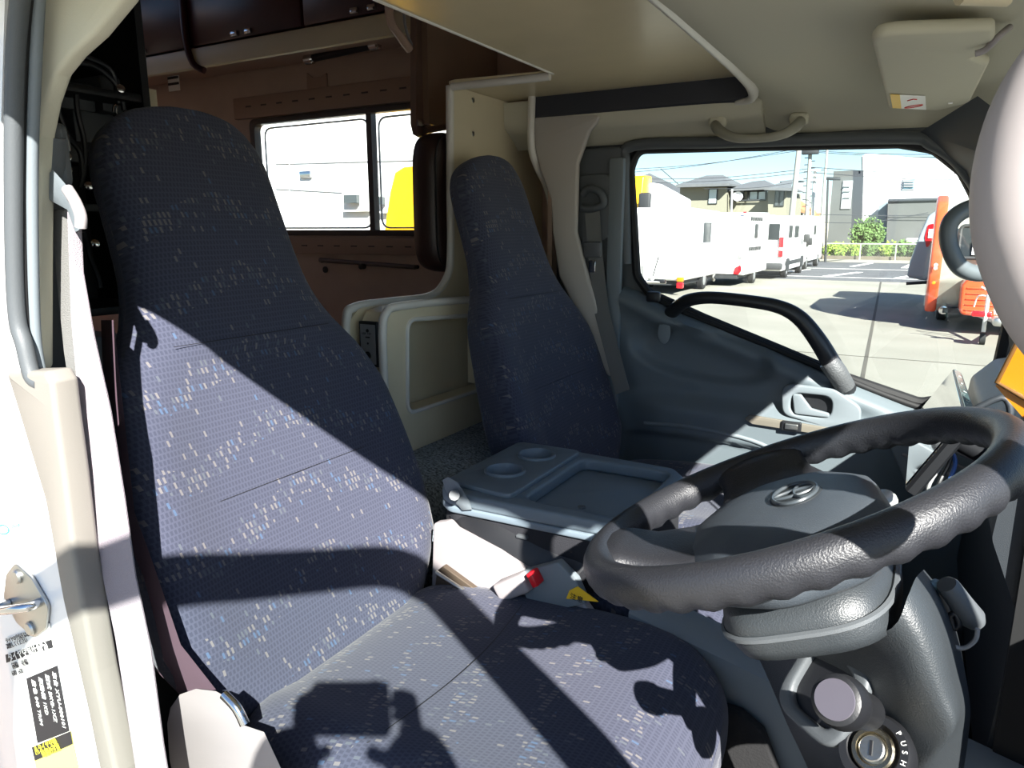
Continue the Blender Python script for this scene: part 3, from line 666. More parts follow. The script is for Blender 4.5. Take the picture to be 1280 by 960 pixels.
# passenger seat belt
ps=thing('passenger_seat_belt','grey seat belt on dark far pillar behind the passenger seat','seat belt',(-.84,1.95,.1))
c=at(742,256,Y=1.965)
plate('anchor_surround',[rrect(c.x-.055,c.x+.05,c.z-.10,c.z+.085,.025)],.012,(0,1.972,0),(1,0,0),(0,0,1),DGREY,ps,bev=.004)
tube('anchor_hook',[c+Vector((-.03,-.01,.03)),c+Vector((-.005,-.02,.045)),c+Vector((.03,-.02,.03)),c+Vector((.035,-.015,.0)),c+Vector((.0,-.015,-.012)),c+Vector((-.03,-.012,-.008))],.011,DGREY,ps,n=5)
def strip(name,pts,wd,m,parent,nrm=(0,-1,0)):
    vs_=[];N=Vector(nrm)
    for i,p in enumerate(pts):
        a=pts[max(i-1,0)];b=pts[min(i+1,len(pts)-1)];t=(b-a).normalized();s=t.cross(N).normalized()*wd/2
        vs_+=[p+s,p-s,p-s-N*.0015,p+s-N*.0015]
    fs=[]
    for i in range(len(pts)-1):
        for j in range(4): fs.append((4*i+j,4*i+(j+1)%4,4*i+4+(j+1)%4,4*i+4+j))
    return frompy(name,vs_,fs,m,parent)
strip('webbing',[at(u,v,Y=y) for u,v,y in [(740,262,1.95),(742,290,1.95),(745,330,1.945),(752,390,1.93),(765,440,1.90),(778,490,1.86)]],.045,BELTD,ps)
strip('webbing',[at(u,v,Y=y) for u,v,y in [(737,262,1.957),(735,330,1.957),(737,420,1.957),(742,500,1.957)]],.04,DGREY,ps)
box('tongue',at(741,312,Y=1.94),(.055,.012,.045),mat('tongue_plastic','#55575A',.4),ps,bev=.006)
box('tongue_plate',at(740,333,Y=1.94),(.022,.004,.035),CHROME,ps,bev=.001)

# grab handle above passenger window
gh=thing('roof_grab_handle','grey roof grab handle above the passenger window','grab handle',(-.38,1.93,.2))
tube('bar',[at(u,v,Y=y) for u,v,y in [(893,152,1.98),(898,162,1.93),(918,172,1.90),(948,173,1.895),(978,168,1.90),(996,157,1.93),(1003,148,1.98)]],[.012,.014,.011,.010,.011,.014,.012],mat('handle_grey','#8F8D80',.6),gh,n=6,seg=14)
for u,v in ((897,152),(999,149)): box('mount',at(u,v,Y=1.965),(.045,.03,.03),HEAD,gh,bev=.01,seg=3)
# sun visor
vi=thing('sun_visor','grey padded passenger sun visor folded against the headliner','sun visor',(-.03,1.65,.27))
cor=[at(1086,48,Z=.272),at(1243,40,Z=.285),at(1240,78,Z=.283),at(1222,120,Z=.275),at(1165,138,Z=.255),at(1110,134,Z=.250),at(1099,120,Z=.252)]
# lie the corners on a best-fit slanted plane: z as linear function
def vz(p): return .262+.10*(p.x+.03)-.035*(p.y-1.65)
V2=[]
for (u,v_) in [(1086,42),(1243,36),(1243,52),(1236,66),(1213,72),(1236,80),(1212,128),(1170,138),(1110,135)]:
    z=.262
    for _ in range(8): q=at(u,v_,Z=z); z=vz(q)
    V2.append(at(u,v_,Z=z))
o_=Vector((-.03,1.65,.262)); ax_=Vector((1,0,.10)).normalized(); ay_=Vector((0,1,-.035)); ay_=(ay_-ax_*ay_.dot(ax_)).normalized()
loopv=[((p-o_).dot(ax_),(p-o_).dot(ay_)) for p in V2]
plate('visor_body',[fillet(loopv,[.03,.012,.006,.012,.006,.012,.03,.01,.03])],.020,o_+Vector((0,0,.008)),ax_,ay_,HEAD,vi,bev=.008)
tube('pivot_rod',[at(1219,67,Z=.266),at(1232,62,Z=.27),at(1250,44,Z=.285),at(1262,34,Z=.30)],.005,BEIGE,vi,n=4)
def onv(u,v_,h=-.0035):
    z=.262
    for _ in range(8): q=at(u,v_,Z=z); z=vz(q)+h
    return at(u,v_,Z=z)
def vplate(name,px,m,h=-.003):
    L=[onv(u,v_,h) for u,v_ in px]; L2=[((p-o_).dot(ax_),(p-o_).dot(ay_)) for p in L]
    return plate(name,[L2],.0006,o_+Vector((0,0,h)),ax_,ay_,m,vi)
vplate('warning_label',[(1113,118),(1157,120),(1158,137),(1116,135)],PAPER,-.0035)
vplate('yellow_label_band',[(1113,118),(1125,118.5),(1127,135.5),(1116,135)],YEL,-.0042)
cc=onv(1142,133,-.0045); v_,f_=tubedata([cc+ax_*(.016*math.cos(t))+ay_*(.009*math.sin(t)) for t in np.linspace(0,2*PI,20,endpoint=False)],.0012,5,True); frompy('red_oval',v_,f_,REDINK,vi)
cc=onv(1140,125,-.0045); tube('symbol',[cc+ax_*-.008,cc+ax_*.002+ay_*-.006,cc+ax_*.008+ay_*.003],.001,REDINK,vi,n=1)
box('mirror_tab',onv(1188,129,-.004),(.008,.004,.003),PAPER,vi)
tube('support_clip',[at(1200,-6,Z=.29),at(1260,-4,Z=.29)],.012,CREAM2,vi,n=1)
# passenger A pillar grab handle
g2=thing('pillar_grab_handle','grey loop grab handle on the far windscreen pillar','grab handle',(.06,1.88,-.05))
tube('loop',[at(u,v,Y=y) for u,v,y in [(1262,247,1.90),(1245,250,1.86),(1222,257,1.82),(1200,266,1.80),(1187,280,1.79),(1185,300,1.79),(1192,322,1.79),(1203,336,1.80),(1222,342,1.82),(1245,339,1.86),(1262,333,1.90)]],.0175,mat('grab_grey','#565D60',.4),g2,n=5,seg=14)
for v_ in (247,334): box('mount',at(1266,v_,Y=1.905),(.03,.06,.04),MATS['grab_grey'],g2,bev=.008)
# driver A pillar grab handle (pale, out of focus in the photo)
g3=thing('driver_grab_handle','large pale beige grab handle beside the lens at the near windscreen pillar','grab handle',(.06,.42,0))
tube('loop',[Vector(p) for p in [(.125,.41,.135),(.095,.42,.112),(.064,.42,.088),(.046,.42,.062),(.040,.42,.032),(.044,.42,.000),(.060,.42,-.036),(.085,.42,-.062),(.13,.41,-.08)]],[.022,.023,.023,.024,.025,.026,.025,.023,.022],mat('smooth_pale_plastic','#928B89',.5),g3,n=7,seg=20)
# near A pillar
apn=loft('trim_8',[[Vector((x+a,y+b,z)) for a,b in [(-.03,0),(.03,-.03),(.05,.02),(0,.05)]] for x,y,z in [(.20,.36,.24),(.30,.37,.1),(.42,.38,-.08),(.56,.38,-.28),(.58,.38,-1.1)]],BEIGE); setp(apn,kind='structure')

# ================================================================= driver's open door (hinged ahead of the lens, casts the bar of shade)
od=thing('door_2','open driver door swung out beside the photographer','door',(.35,.33,-1.0),kind='structure')
hx,hy=.355,.325; e=Vector((-.55,-.84,0)).normalized(); nz=Vector((0,0,1))
H=Vector((hx,hy,0))
def dl(s,z): return (s,z)
outer=fillet([(0,-1.25),(0,-.42),(.10,-.30),(.345,.345),(.98,.352),(1.02,.20),(1.04,-1.25)],[.05,.02,.02,.18,.10,.03,.05])
glasshole=fillet([(.14,-.40),(.395,.284),(.925,.293),(.955,.18),(.975,-.25)],[.03,.13,.07,.03,.03])
plate('door_shell',[outer,glasshole],.045,H,e,nz,WHITE,od,bev=.008)
plate('pane',[glasshole],.004,H,e,nz,GLASS,od)

# ================================================================= STEERING
A=.437; n_=Vector((-math.sin(A),0,math.cos(A))); ex=Vector((0,-1,0)); ey=Vector((math.cos(A),0,math.sin(A))); WC=Vector((-.098,.734,-.264))
def wp(x,y,z=0): return WC+ex*x+ey*y+n_*z
sw_=thing('steering_wheel','dark grey moulded steering wheel in patches of sun','steering wheel',WC)
RR=.20; nt,ns=216,20; vs_=[];fs=[]
for i in range(nt):
    th=2*PI*i/nt; c,s=math.cos(th),math.sin(th); rad=ex*c+ey*s
    for j in range(ns):
        ph=2*PI*j/ns; r=.0185
        under=max(0,-math.sin(ph)); bump_=.0016*math.cos(44*th)*max(0,-math.sin(ph))**.7  # finger notches inside below
        rr_=r+bump_
        vs_.append(WC+rad*(RR+rr_*math.cos(ph)*.92)+n_*(rr_*math.sin(ph)*1.05))
for i in range(nt):
    for j in range(ns): fs.append((i*ns+j,i*ns+(j+1)%ns,((i+1)%nt)*ns+(j+1)%ns,((i+1)%nt)*ns+j))
frompy('rim',vs_,fs,LEATHER,sw_,ang=80)
for k,angd in enumerate((200,282,12)):
    a=math.radians(angd); d=ex*math.cos(a)+ey*math.sin(a); t=-ex*math.sin(a)+ey*math.cos(a)
    rings=[]
    for rr_,w,h,zz in [(.075,.074,.012,-.026),(.11,.066,.013,-.024),(.145,.055,.013,-.016),(.17,.052,.014,-.004),(.188,.060,.014,0),(.199,.068,.012,0)]:
        rings.append([WC+d*rr_+t*(w*x_)+n_*(zz+h*y_) for x_,y_ in squircle(1,1,18,2.8)])
    loft('spoke',rings,LEATHER,sw_,ang=80)
# pad
po=fillet([(-.150,-.03),(-.135,.045),(-.06,.088),(.06,.088),(.128,.050),(.145,-.03),(.105,-.085),(.04,-.115),(-.045,-.115),(-.11,-.085)],.05,8)
a=math.radians(12)
rot=lambda p,s:( (p[0]*math.cos(a)-p[1]*math.sin(a))*s,(p[0]*math.sin(a)+p[1]*math.cos(a))*s)
rings=[[wp(*rot(p,s),z) for p in po] for s,z in ((.86,-.060),(.96,-.052),(1.0,-.040),(.985,-.026),(.93,-.016),(.80,-.008),(.6,-.002),(.35,.0005),(.1,.001))]
loft('airbag_pad',rings,HUB,sw_,ang=80)
# emblem: outer oval, upright inner oval, crossing oval
def ell(name,cx,cy,rx,ry,r,z,m=HUB):
    pts=[wp(*rot((cx+rx*math.cos(t),cy+ry*math.sin(t)),1),z) for t in np.linspace(0,2*PI,36,endpoint=False)]
    v_,f_=tubedata(pts,r,8,True); return frompy(name,v_,f_,m,em)
em=loft('emblem',[[wp(*rot((.038*s*math.cos(t),.010+.026*s*math.sin(t)),1),z) for t in np.linspace(0,2*PI,36,endpoint=False)] for s,z in ((1,-.003),(1,.0005),(.96,.0015))],mat('emblem_recess','#24282B',.5),sw_,ang=80)
EM=mat('emblem_metal','#3A4044',.4)
ell('emblem_ring',0,.010,.034,.022,.0022,.0025,EM); ell('emblem_ring',0,.009,.0095,.0205,.0018,.0025,EM); ell('emblem_ring',0,.0195,.023,.0105,.0018,.0025,EM)
# column shroud + knee cover
cl=thing('steering_column_cover','grey moulded steering column cover with ignition lock and round knob','column cover',(.0,.74,-.6))
ax0=-n_
rings=[]
for s,hw,hd,off in [(.062,.075,.055,0),(.072,.098,.075,0),(.09,.104,.080,.0),(.108,.102,.079,.002),(.118,.098,.076,.003),(.122,.085,.06,.003)]:
    rings.append([WC+ax0*s+ex*(hw*x_)+ey*(hd*y_+off-.01) for x_,y_ in squircle(1,1,36,3.4)])
loft('upper_shroud',rings,COL,cl,ang=60)
v_,f_=tubedata([WC+ax0*.094+ex*(.1055*x_)+ey*(.0815*y_-.009) for x_,y_ in squircle(1,1,48,3.4)],.0035,6,True); frompy('shroud_seam',v_,f_,DGREY,cl)
lathe('screw_hole',[(0,.001),(.008,.001),(.009,0),(.0,-.004)],at(1057,768,Y=.655),(-.4,-1,.2),BLACK,cl,seg=16)
# knee cover: rows top->bottom, cols left boundary -> ridge -> right boundary -> back
rows=[
 [(930,792,.86),(990,805,.76),(1060,800,.69),(1115,785,.655),(1135,745,.665),(1145,722,.70),(1155,712,.80)],
 [(948,822,.87),(1005,835,.77),(1070,825,.70),(1130,808,.655),(1156,775,.665),(1168,752,.71),(1180,745,.80)],
 [(966,862,.87),(1020,872,.77),(1085,862,.70),(1146,845,.655),(1174,812,.665),(1184,795,.71),(1196,790,.80)],
 [(984,905,.87),(1035,915,.77),(1100,902,.70),(1165,885,.656),(1187,858,.665),(1194,840,.71),(1206,838,.80)],
 [(1003,945,.87),(1050,955,.77),(1115,945,.70),(1182,920,.658),(1198,900,.668),(1203,885,.71),(1213,885,.80)],
 [(1020,985,.87),(1065,995,.77),(1120,990,.71),(1160,960,.68),(1180,935,.68),(1195,925,.72),(1210,925,.80)],
 [(1050,1060,.87),(1090,1070,.77),(1130,1060,.74),(1160,1010,.73),(1178,980,.73),(1190,965,.75),(1205,960,.80)]]
G_=[[at(u,v,Y=y) for u,v,y in r] for r in rows]
# refine with catmull both ways
def refine(G,n):
    A_=[catmull(r,n) for r in G]; B_=[catmull([A_[i][j] for i in range(len(A_))],n) for j in range(len(A_[0]))]
    return [[B_[j][i] for j in range(len(B_))] for i in range(len(B_[0]))]
G2=refine(G_,4); nr,nc=len(G2),len(G2[0])
vs_=[p for r in G2 for p in r]; fs=[(i*nc+j,i*nc+j+1,(i+1)*nc+j+1,(i+1)*nc+j) for i in range(nr-1) for j in range(nc-1)]
frompy('knee_cover',vs_,fs,COL,cl,ang=80)
# knob
kc=at(1053,878,Y=.60); kd=(Vector((0,0,0))-kc).normalized(); kd=(kd*.75+Vector((-.35,-.25,.2))).normalized()
kb=lathe('round_knob',[(.0,-.06),(.016,-.06),(.018,-.012),(.0215,-.008),(.0225,.0),(.0215,.010),(.020,.016),(.016,.0185),(.0,.019)],kc,kd,BLACK,cl,seg=32)
lathe('knob_cap',[(.0,.0),(.0165,.0),(.0160,.0008),(0,.001)],kc+kd*.0188,kd,mat('pale_lit_cap','#48454C',.35),cl,seg=32)  # light on the dark knob's face is put into this paler colour
bzc=at(1030,858,Y=.715); bn=Vector((-.62,-.62,.48)).normalized(); q=bn.to_track_quat('Z','Y'); bx=q@Vector((1,0,0)); by=q@Vector((0,1,0))
plate('knob_surround',[fillet([(-.045,-.05),(.05,-.045),(.045,.045),(-.04,.05)],.03),fillet([(-.03,-.036),(.036,-.032),(.032,.030),(-.028,.034)],.022)],.012,bzc,bx,by,DGREY,cl,bev=.004)
plate('knob_well',[fillet([(-.03,-.036),(.036,-.032),(.032,.030),(-.028,.034)],.022)],.003,bzc-bn*.004,bx,by,BLACK,cl)
kc2=at(1093,938,Y=.665); kd2=((-kc2).normalized()*.6+Vector((-.5,-.3,.45))).normalized()
lathe('lock_bezel',[(.030,-.02),(.034,-.004),(.031,.004),(.024,.004),(.0205,-.002),(.0,-.004)],kc2,kd2,BLACK,cl,seg=36)
lathe('lock_ring',[(.019,-.004),(.0195,.004),(.018,.006),(.0145,.006),(.013,.003),(0,.003)],kc2,kd2,mat('brass_steel','#B8AE98',.25,1),cl,seg=32)
lathe('lock_cylinder',[(.0115,.002),(.0115,.006),(.0105,.007),(0,.007)],kc2,kd2,STEEL,cl,seg=24)
q=kd2.to_track_quat('Z','Y'); bx=q@Vector((1,0,0)); by=q@Vector((0,1,0))
# key slot + PUSH lettering around the bezel
upv=(Vector((0,0,1))-kd2*kd2.z).normalized(); rtv=upv.cross(kd2)
box('key_slot',kc2+kd2*.0075,(.0025,.013,.001),BLACK,cl,rot=Matrix((( (rtv*.9+upv*.4).normalized().x,(upv*.9-rtv*.4).normalized().x,kd2.x,0),((rtv*.9+upv*.4).normalized().y,(upv*.9-rtv*.4).normalized().y,kd2.y,0),((rtv*.9+upv*.4).normalized().z,(upv*.9-rtv*.4).normalized().z,kd2.z,0),(0,0,0,1))))
for i,chh in enumerate('PUSH'):
    a_=math.radians(62-i*17); rd=rtv*math.cos(a_)+upv*math.sin(a_); td=rtv*math.sin(a_)-upv*math.cos(a_)
    text('lettering',chh,kc2+kd2*.0046+rd*.0258-td*.002,td,rd,.0065,PAPER,cl)
# stalk behind the wheel (right end) and combination lever with accessory plug
stl=thing('column_stalk','short grey control lever tip beyond the wheel pad','lever',at(1100,630,Y=.86))
tube('lever',[at(1075,650,Y=.84),at(1095,635,Y=.86),at(1108,625,Y=.885)],[.010,.012,.013],mat('stalk_grey','#8F908C',.4),stl,n=4,seg=14)
key=thing('accessory_plug','black accessory plug with thin looped cable beside the column cover','plug',at(1195,745,Y=.78))
pa_=at(1183,730,Y=.76); pb_=at(1215,772,Y=.78); lathe('plug_body',[(0,0),(.009,0),(.0105,.004),(.011,.03),(.012,.05),(.009,.058),(0,.058)],pa_,(pb_-pa_),DGREY,key,seg=20)
tube('ring',[at(u,v,Y=.77) for u,v in [(1160,738),(1170,731),(1180,738)]],.006,mat('blue_grey_band','#6A8796',.35),key,n=4)
tube('cable',[at(u,v,Y=.76) for u,v in [(1158,740),(1166,765),(1175,788),(1190,806),(1205,810),(1219,800),(1222,786)]],.0022,mat('grey_cable','#7F8080',.4),key,n=6,seg=8)
tube('loop_tab',[at(u,v,Y=.77) for u,v in [(1188,770),(1192,785),(1198,780),(1194,768)]],.003,BLACK,key,n=4,closed=True)

# ================================================================= DASHBOARD
db=thing('dashboard','dark dashboard behind the steering wheel under the windscreen','dashboard',(.3,1.2,-1.0))
prof=[(.14,-.80),(.155,-.50),(.115,-.40),(.12,-.33),(.16,-.285),(.24,-.262),(.62,-.275),(.62,-.85)]
DASH=mat('dash_plastic','#2A2E33',.5,bump=.25,bscale=900)
rings=[[Vector((x,y,z)) for x,z in [(q.x,q.y) for q in fillet(prof,.03)]] for y in (1.09,1.2,1.6,1.94)]
loft('passenger_dash',rings,DASH,db,ang=40)
rings=[[Vector((x,y,z)) for x,z in [(q.x,q.y) for q in fillet([(.36,-.9),(.32,-.52),(.285,-.44),(.30,-.385),(.36,-.35),(.62,-.31),(.62,-.95)],.03)]] for y in (.44,.6,.8,.978)]
loft('driver_dash',rings,mat('dash_black','#1C1D20',.55,bump=.25,bscale=900),db,ang=40)
boxlim('dash_shade_sheet',.15,.60,1.075,1.088,-.80,-.30,mat('dash_shade_black','#0C0C0E',.8),db)  # black sheet added over the dash end to stand in for shade
tube('vent_frame',[at(u,v,Y=1.25) for u,v in [(1205,522),(1252,497),(1262,520),(1236,530)]],.005,DASH,db,n=4,closed=True)
# amber shield panel of a device on the dash top
am=thing('amber_screen_device','amber tinted angular screen device standing on the dash top','device',(.13,1.1,-.25))
frm=[(1243,482),(1297,375),(1330,380),(1330,500)]
loft('amber_panel',[[at(u,v,Y=1.10+dy) for u,v in [(1248,482),(1281,406),(1340,270),(1360,460),(1285,503)]] for dy in (0,.006)],AMBER,am,ang=20)
loft('lower_panel',[[at(u,v,Y=1.09+dy) for u,v in [(1244,482),(1252,474),(1292,500),(1290,535)]] for dy in (0,.02)],AMBER,am,ang=20)
tube('frame_edge',[at(u,v,Y=1.085) for u,v in [(1292,505),(1246,478),(1283,405),(1320,330)]],.003,mat('brown_frame','#5A3B12',.4),am,n=1)
box('stand',(.16,1.1,-.245),(.06,.05,.04),DASH,am,bev=.006)
# navigation display on its arm
nv=thing('navigation_display','slim glossy display on a bracket arm beyond the steering wheel','display',(.04,1.25,-.35))
B4=at(1209,520,Y=1.05); C4=at(1131,612,Y=1.05); A4=at(1192,461,X=B4.x); D4=C4+(A4-B4)
nn=(D4-A4).cross(B4-A4).normalized(); nn=nn if nn.x>0 else -nn
q0,q1=D4,A4; upd=(q1-q0).normalized(); dep=(C4-D4).normalized(); dep=(dep-upd*dep.dot(upd)).normalized(); sgn=-1
Rm=Matrix(((upd.x,dep.x,nn.x,0),(upd.y,dep.y,nn.y,0),(upd.z,dep.z,nn.z,0),(0,0,0,1)))
quad=[A4,B4,C4,D4]; mid=sum(quad,Vector())/4
def inset(f): return [mid+(p-mid)*f for p in quad]
loft('housing',[[p+nn*d for p in inset(f)] for f,d in ((.985,0),(1,.004),(1,.014),(.96,.018))],BLACK,nv,ang=30)
loft('screen',[[p-nn*d for p in inset(f)] for f,d in ((.95,-.001),(.94,.0015))],SCREEN,nv,ang=30)
loft('side_edge',[[p+(p-mid).normalized()*.001+nn*d for p in (A4+(D4-A4)*.02,A4,B4,B4+(C4-B4)*.02)] for d in (.001,.013)],mat('teal_metal','#7FA0A0',.25,.8),nv,ang=30)
for k_,s_ in enumerate('MENU'): 
    p_=A4+(B4-A4)*(.2+.18*k_)+nn*.004+(A4-D4).normalized()*.0022; text('lettering',s_,p_,nn,(A4-B4).normalized(),.007,PAPER,nv)
tube('bracket_arm',[mid+nn*.016,mid+nn*.04+Vector((0,0,-.01)),mid+Vector((.08,.03,-.06)),mid+Vector((.13,.03,-.10))],.014,BLACK,nv,n=4)
box('clamp',mid+nn*.03,(.06,.05,.035),DASH,nv,rot=Rm,bev=.005)
for k in range(3):
    tube('cable',[at(1165+10*k,640-4*k,Y=1.18),at(1160+12*k,610,Y=1.16),at(1178+8*k,580,Y=1.18),at(1190,565,Y=1.2)],.003,(MATS['grey_cable'],BLACK,mat('blue_cable','#2B4C86',.4))[k],nv,n=5,seg=8)
# phone-like tablet below (thin blue frame)
# centre stack / footwell
cf=boxlim('footwell_bulkhead',.56,.60,.44,2.0,-1.08,-.28,BLACK,db)
pdl=thing('accelerator_pedal','black foot pedal in the dark driver footwell','pedal',(.35,.62,-.9))
box('pedal_pad',(.33,.60,-.86),(.02,.06,.13),BLACK,pdl,rot=Matrix.Rotation(-.5,4,'Y'),bev=.006)
tube('pedal_arm',[(.335,.60,-.86),(.42,.60,-.76),(.50,.60,-.60)],.008,STEEL,pdl,n=3)

# ================================================================= PARTITION, BOX, DINETTE (behind the passenger seat)
bd=thing('partition_board','cream partition board with white rounded edging behind the passenger seat','partition',(-.95,1.6,-.5))
XB=-1.12
ol=[(1.672,.372),(1.662,.0),(1.660,-.067),(1.642,-.12),(1.57,-.172),(1.27,-.172),(1.235,-.20),(1.23,-.62),(2.185,-.62),(2.185,.372)]
plate('board',[ol],.02,(XB-.011,0,0),(0,1,0),(0,0,1),CREAM2,bd)
tube('edge_trim',[Vector((XB-.011,y-.003,z)) for y,z in [(1.672,.372),(1.665,.1),(1.662,-.05),(1.645,-.12),(1.57,-.168),(1.40,-.170),(1.27,-.172),(1.237,-.20),(1.232,-.35)]],.011,WTRIM,bd,n=6)
tube('edge_trim',[at(u,v_,X=-1.02) for u,v_ in [(665,118),(664,178),(670,205),(684,235),(691,270),(694,310),(698,345)]],.011,WTRIM,bd,n=5)
for v_ in (125,167):
    lathe('screw',[(0,0),(.006,0),(.007,-.001),(0,-.001)],at(592,v_,X=XB+.001),(1,0,0),STEEL,bd,seg=12)
sb_=thing('storage_box','cream box with rounded open recess and white edging below partition board','storage box',(-1.09,1.5,-.62))
XF=-1.045
fr=[(1.256,-.62),(1.258,-.205),(1.275,-.180),(1.32,-.172),(2.02,-.20),(2.02,-.62)]
hole=fillet([(1.335,-.43),(1.345,-.204),(1.72,-.228),(1.755,-.435)],.032,6)
plate('front',[fillet(fr,[0,.03,.01,.01,0,0]),hole],.062,(XF-.031,0,0),(0,1,0),(0,0,1),CREAM2,sb_)
v_,f_=tubedata([Vector((XF+.001,p.x,p.y)) for p in hole],.0055,8,True,1,(1,0,0)); frompy('recess_edging',v_,f_,WTRIM,sb_)
tube('edge_trim',[Vector((XF,y,z)) for y,z in [(1.254,-.6),(1.254,-.3),(1.256,-.215),(1.27,-.182),(1.32,-.170),(1.6,-.178),(2.0,-.199)]],.010,WTRIM,sb_,n=5)
plate('recess_divider',[[(XF-.060,-.425),(XF-.002,-.425),(XF-.002,-.228),(XF-.060,-.228)]],.006,(0,1.70,0),(1,0,0),(0,0,1),CREAM2,sb_)
sk=thing('socket_panel','black rimmed silver socket panel on the side of the cream box','socket',(-1.08,1.24,-.26))
c=at(462,430,Y=1.249)
box('frame',c,(.054,.008,.104),BLACK,sk,bev=.003)
box('face',c+Vector((0,-.0045,0)),(.042,.002,.090),mat('silver_face','#A9ABAE',.35,.6),sk)
for dx,dz,r in ((0,.031,.004),(0,.002,.0025),(-.002,-.026,.0095)):
    lathe('port',[(0,0),(r,0),(r,.001),(0,.001)],c+Vector((dx,-.0055,dz)),(0,-1,0),BLACK,sk,seg=14)
box('port_slot',c+Vector((0,-.006,.016)),(.012,.001,.003),BLACK,sk)
text('lettering','USB  12V',c+Vector((-.017,-.0058,.022)),(1,0,0),(0,0,1),.007,INK,sk)
# ================================================================= LIVING AREA
YW=2.2
lv=plate('wall_left_living',[[(-4.6,-1.2),(-.985,-1.2),(-.985,1.0),(-4.6,1.0)],rrect(-2.475,-1.42,-.004,.436,.02)],.03,(0,YW+.015,0),(1,0,0),(0,0,1),WOODW); setp(lv,kind='structure')
o=plate('ceiling_living',[[(-4.6,.25),(-1.02,.25),(-1.02,2.2),(-4.6,2.2)],rrect(-3.5,-2.8,.9,1.6,.04)],.03,(0,0,1.015),(1,0,0),(0,1,0),WOODW); setp(o,kind='structure')  # unseen roof hatch opening, added to let more daylight into the living area
o=plate('wall_right_living',[[(-4.6,-1.2),(-1.35,-1.2),(-1.35,1.0),(-4.6,1.0)],rrect(-4.3,-2.3,-.1,.62,.05)],.03,(0,.265,0),(1,0,0),(0,0,1),WOODW); setp(o,kind='structure')  # unseen window opening, added to brighten the far living wall
for nm,a in (('wall_back',(-4.6,-4.57,.25,2.2,-1.2,1.0)),('floor_living',(-4.6,-1.02,.25,2.2,-1.2,-1.17))):
    o=boxlim(nm,*a,(WOODW if 'right' not in nm else DARK)); setp(o,kind='structure')
o=boxlim('ceiling_overcab',-1.02,.3,.25,2.2,1.0,1.03,WOODW); setp(o,kind='structure')
o=boxlim('wall_overcab_front',.28,.3,.25,2.2,.42,1.0,WHITE); setp(o,kind='structure')
o=boxlim('wall_overcab_left',-1.02,.3,2.19,2.2,.42,1.0,WOODW); setp(o,kind='structure')
o=boxlim('wall_overcab_right',-1.35,.3,.25,.27,.25,1.0,WHITE); setp(o,kind='structure')
o=boxlim('wall_left_joint',-1.0,-.985,1.985,2.22,-1.2,.42,WOODW); setp(o,kind='structure')
w3=thing('window_3','side window of the living area with sliding panes','window',(-1.95,YW,.0),kind='structure')
ALU=mat('dark_window_alu','#3F3430',.4)
FRM=mat('pinkish_window_frame','#9C8171',.5)
plate('window_frame',[rrect(-2.49,-1.41,-.018,.450,.03),rrect(-2.462,-1.435,.004,.428,.03)],.035,(0,YW+.01,0),(1,0,0),(0,0,1),ALU,w3,bev=.002)
boxlim('mullion',-1.873,-1.848,YW,YW+.03,0,.432,ALU,w3)
plate('pane',[[(-2.47,0),(-1.43,0),(-1.43,.43),(-2.47,.43)]],.004,(0,YW+.02,0),(1,0,0),(0,0,1),GLASS,w3)
for x0,x1 in ((-2.44,-1.885),(-1.835,-1.45)):
    L3=[Vector((p.x,YW+.028,p.y)) for p in rrect(x0,x1,.012,.415,.04)]; v_,f_=tubedata(L3,.004,6,True,1,(0,1,0)); frompy('inner_sash',v_,f_,mat('white_sash','#D8D8DC',.4),w3)
bh=thing('blind_cassette','pinkish slotted blind cassette strip above the living window','blind',(-1.95,YW,.48))
boxlim('strip',-2.56,-1.40,YW-.022,YW,.452,.535,FRM,bh,bev=.004)
x=-2.47
slotm=MATS['dark_window_alu']
while x<-1.45:
    box('slot',(x,YW-.022,.497),(.030,.003,.006),slotm,bh); x+=.088
b2=thing('blind_catch_strip','pinkish slotted strip below the living window','blind',(-1.95,YW,-.05))
boxlim('strip',-2.56,-1.40,YW-.018,YW,-.090,-.024,FRM,b2,bev=.003)
x=-2.47
while x<-1.45:
    box('slot',(x,YW-.0185,-.058),(.030,.003,.005),slotm,b2); x+=.088
tr=thing('towel_rail','slim grey rail with centre knob on the wall under the window','rail',at(460,330,Y=YW-.02))
tube('bar',[at(400,325,Y=YW-.025),at(519,334,Y=YW-.025)],.009,mat('rail_grey','#5E4F49',.4),tr,n=1)
lathe('knob',[(0,0),(.011,0),(.011,.02),(0,.022)],at(455,333,Y=YW-.035),(0,-1,0),DBROWN,tr,seg=16)
for u,v_ in ((402,326),(516,334)): lathe('bracket',[(0,0),(.008,0),(.008,.03),(0,.03)],at(u,v_,Y=YW-.03),(0,1,0),DBROWN,tr,seg=12)
hk=lathe('wall_grommet',[(0,0),(.013,0),(.013,.004),(0,.006)],at(407,337,Y=YW-.001),(0,-1,0),BLACK,seg=18); setp(hk,'small black grommet on wall below the slim rail','grommet')
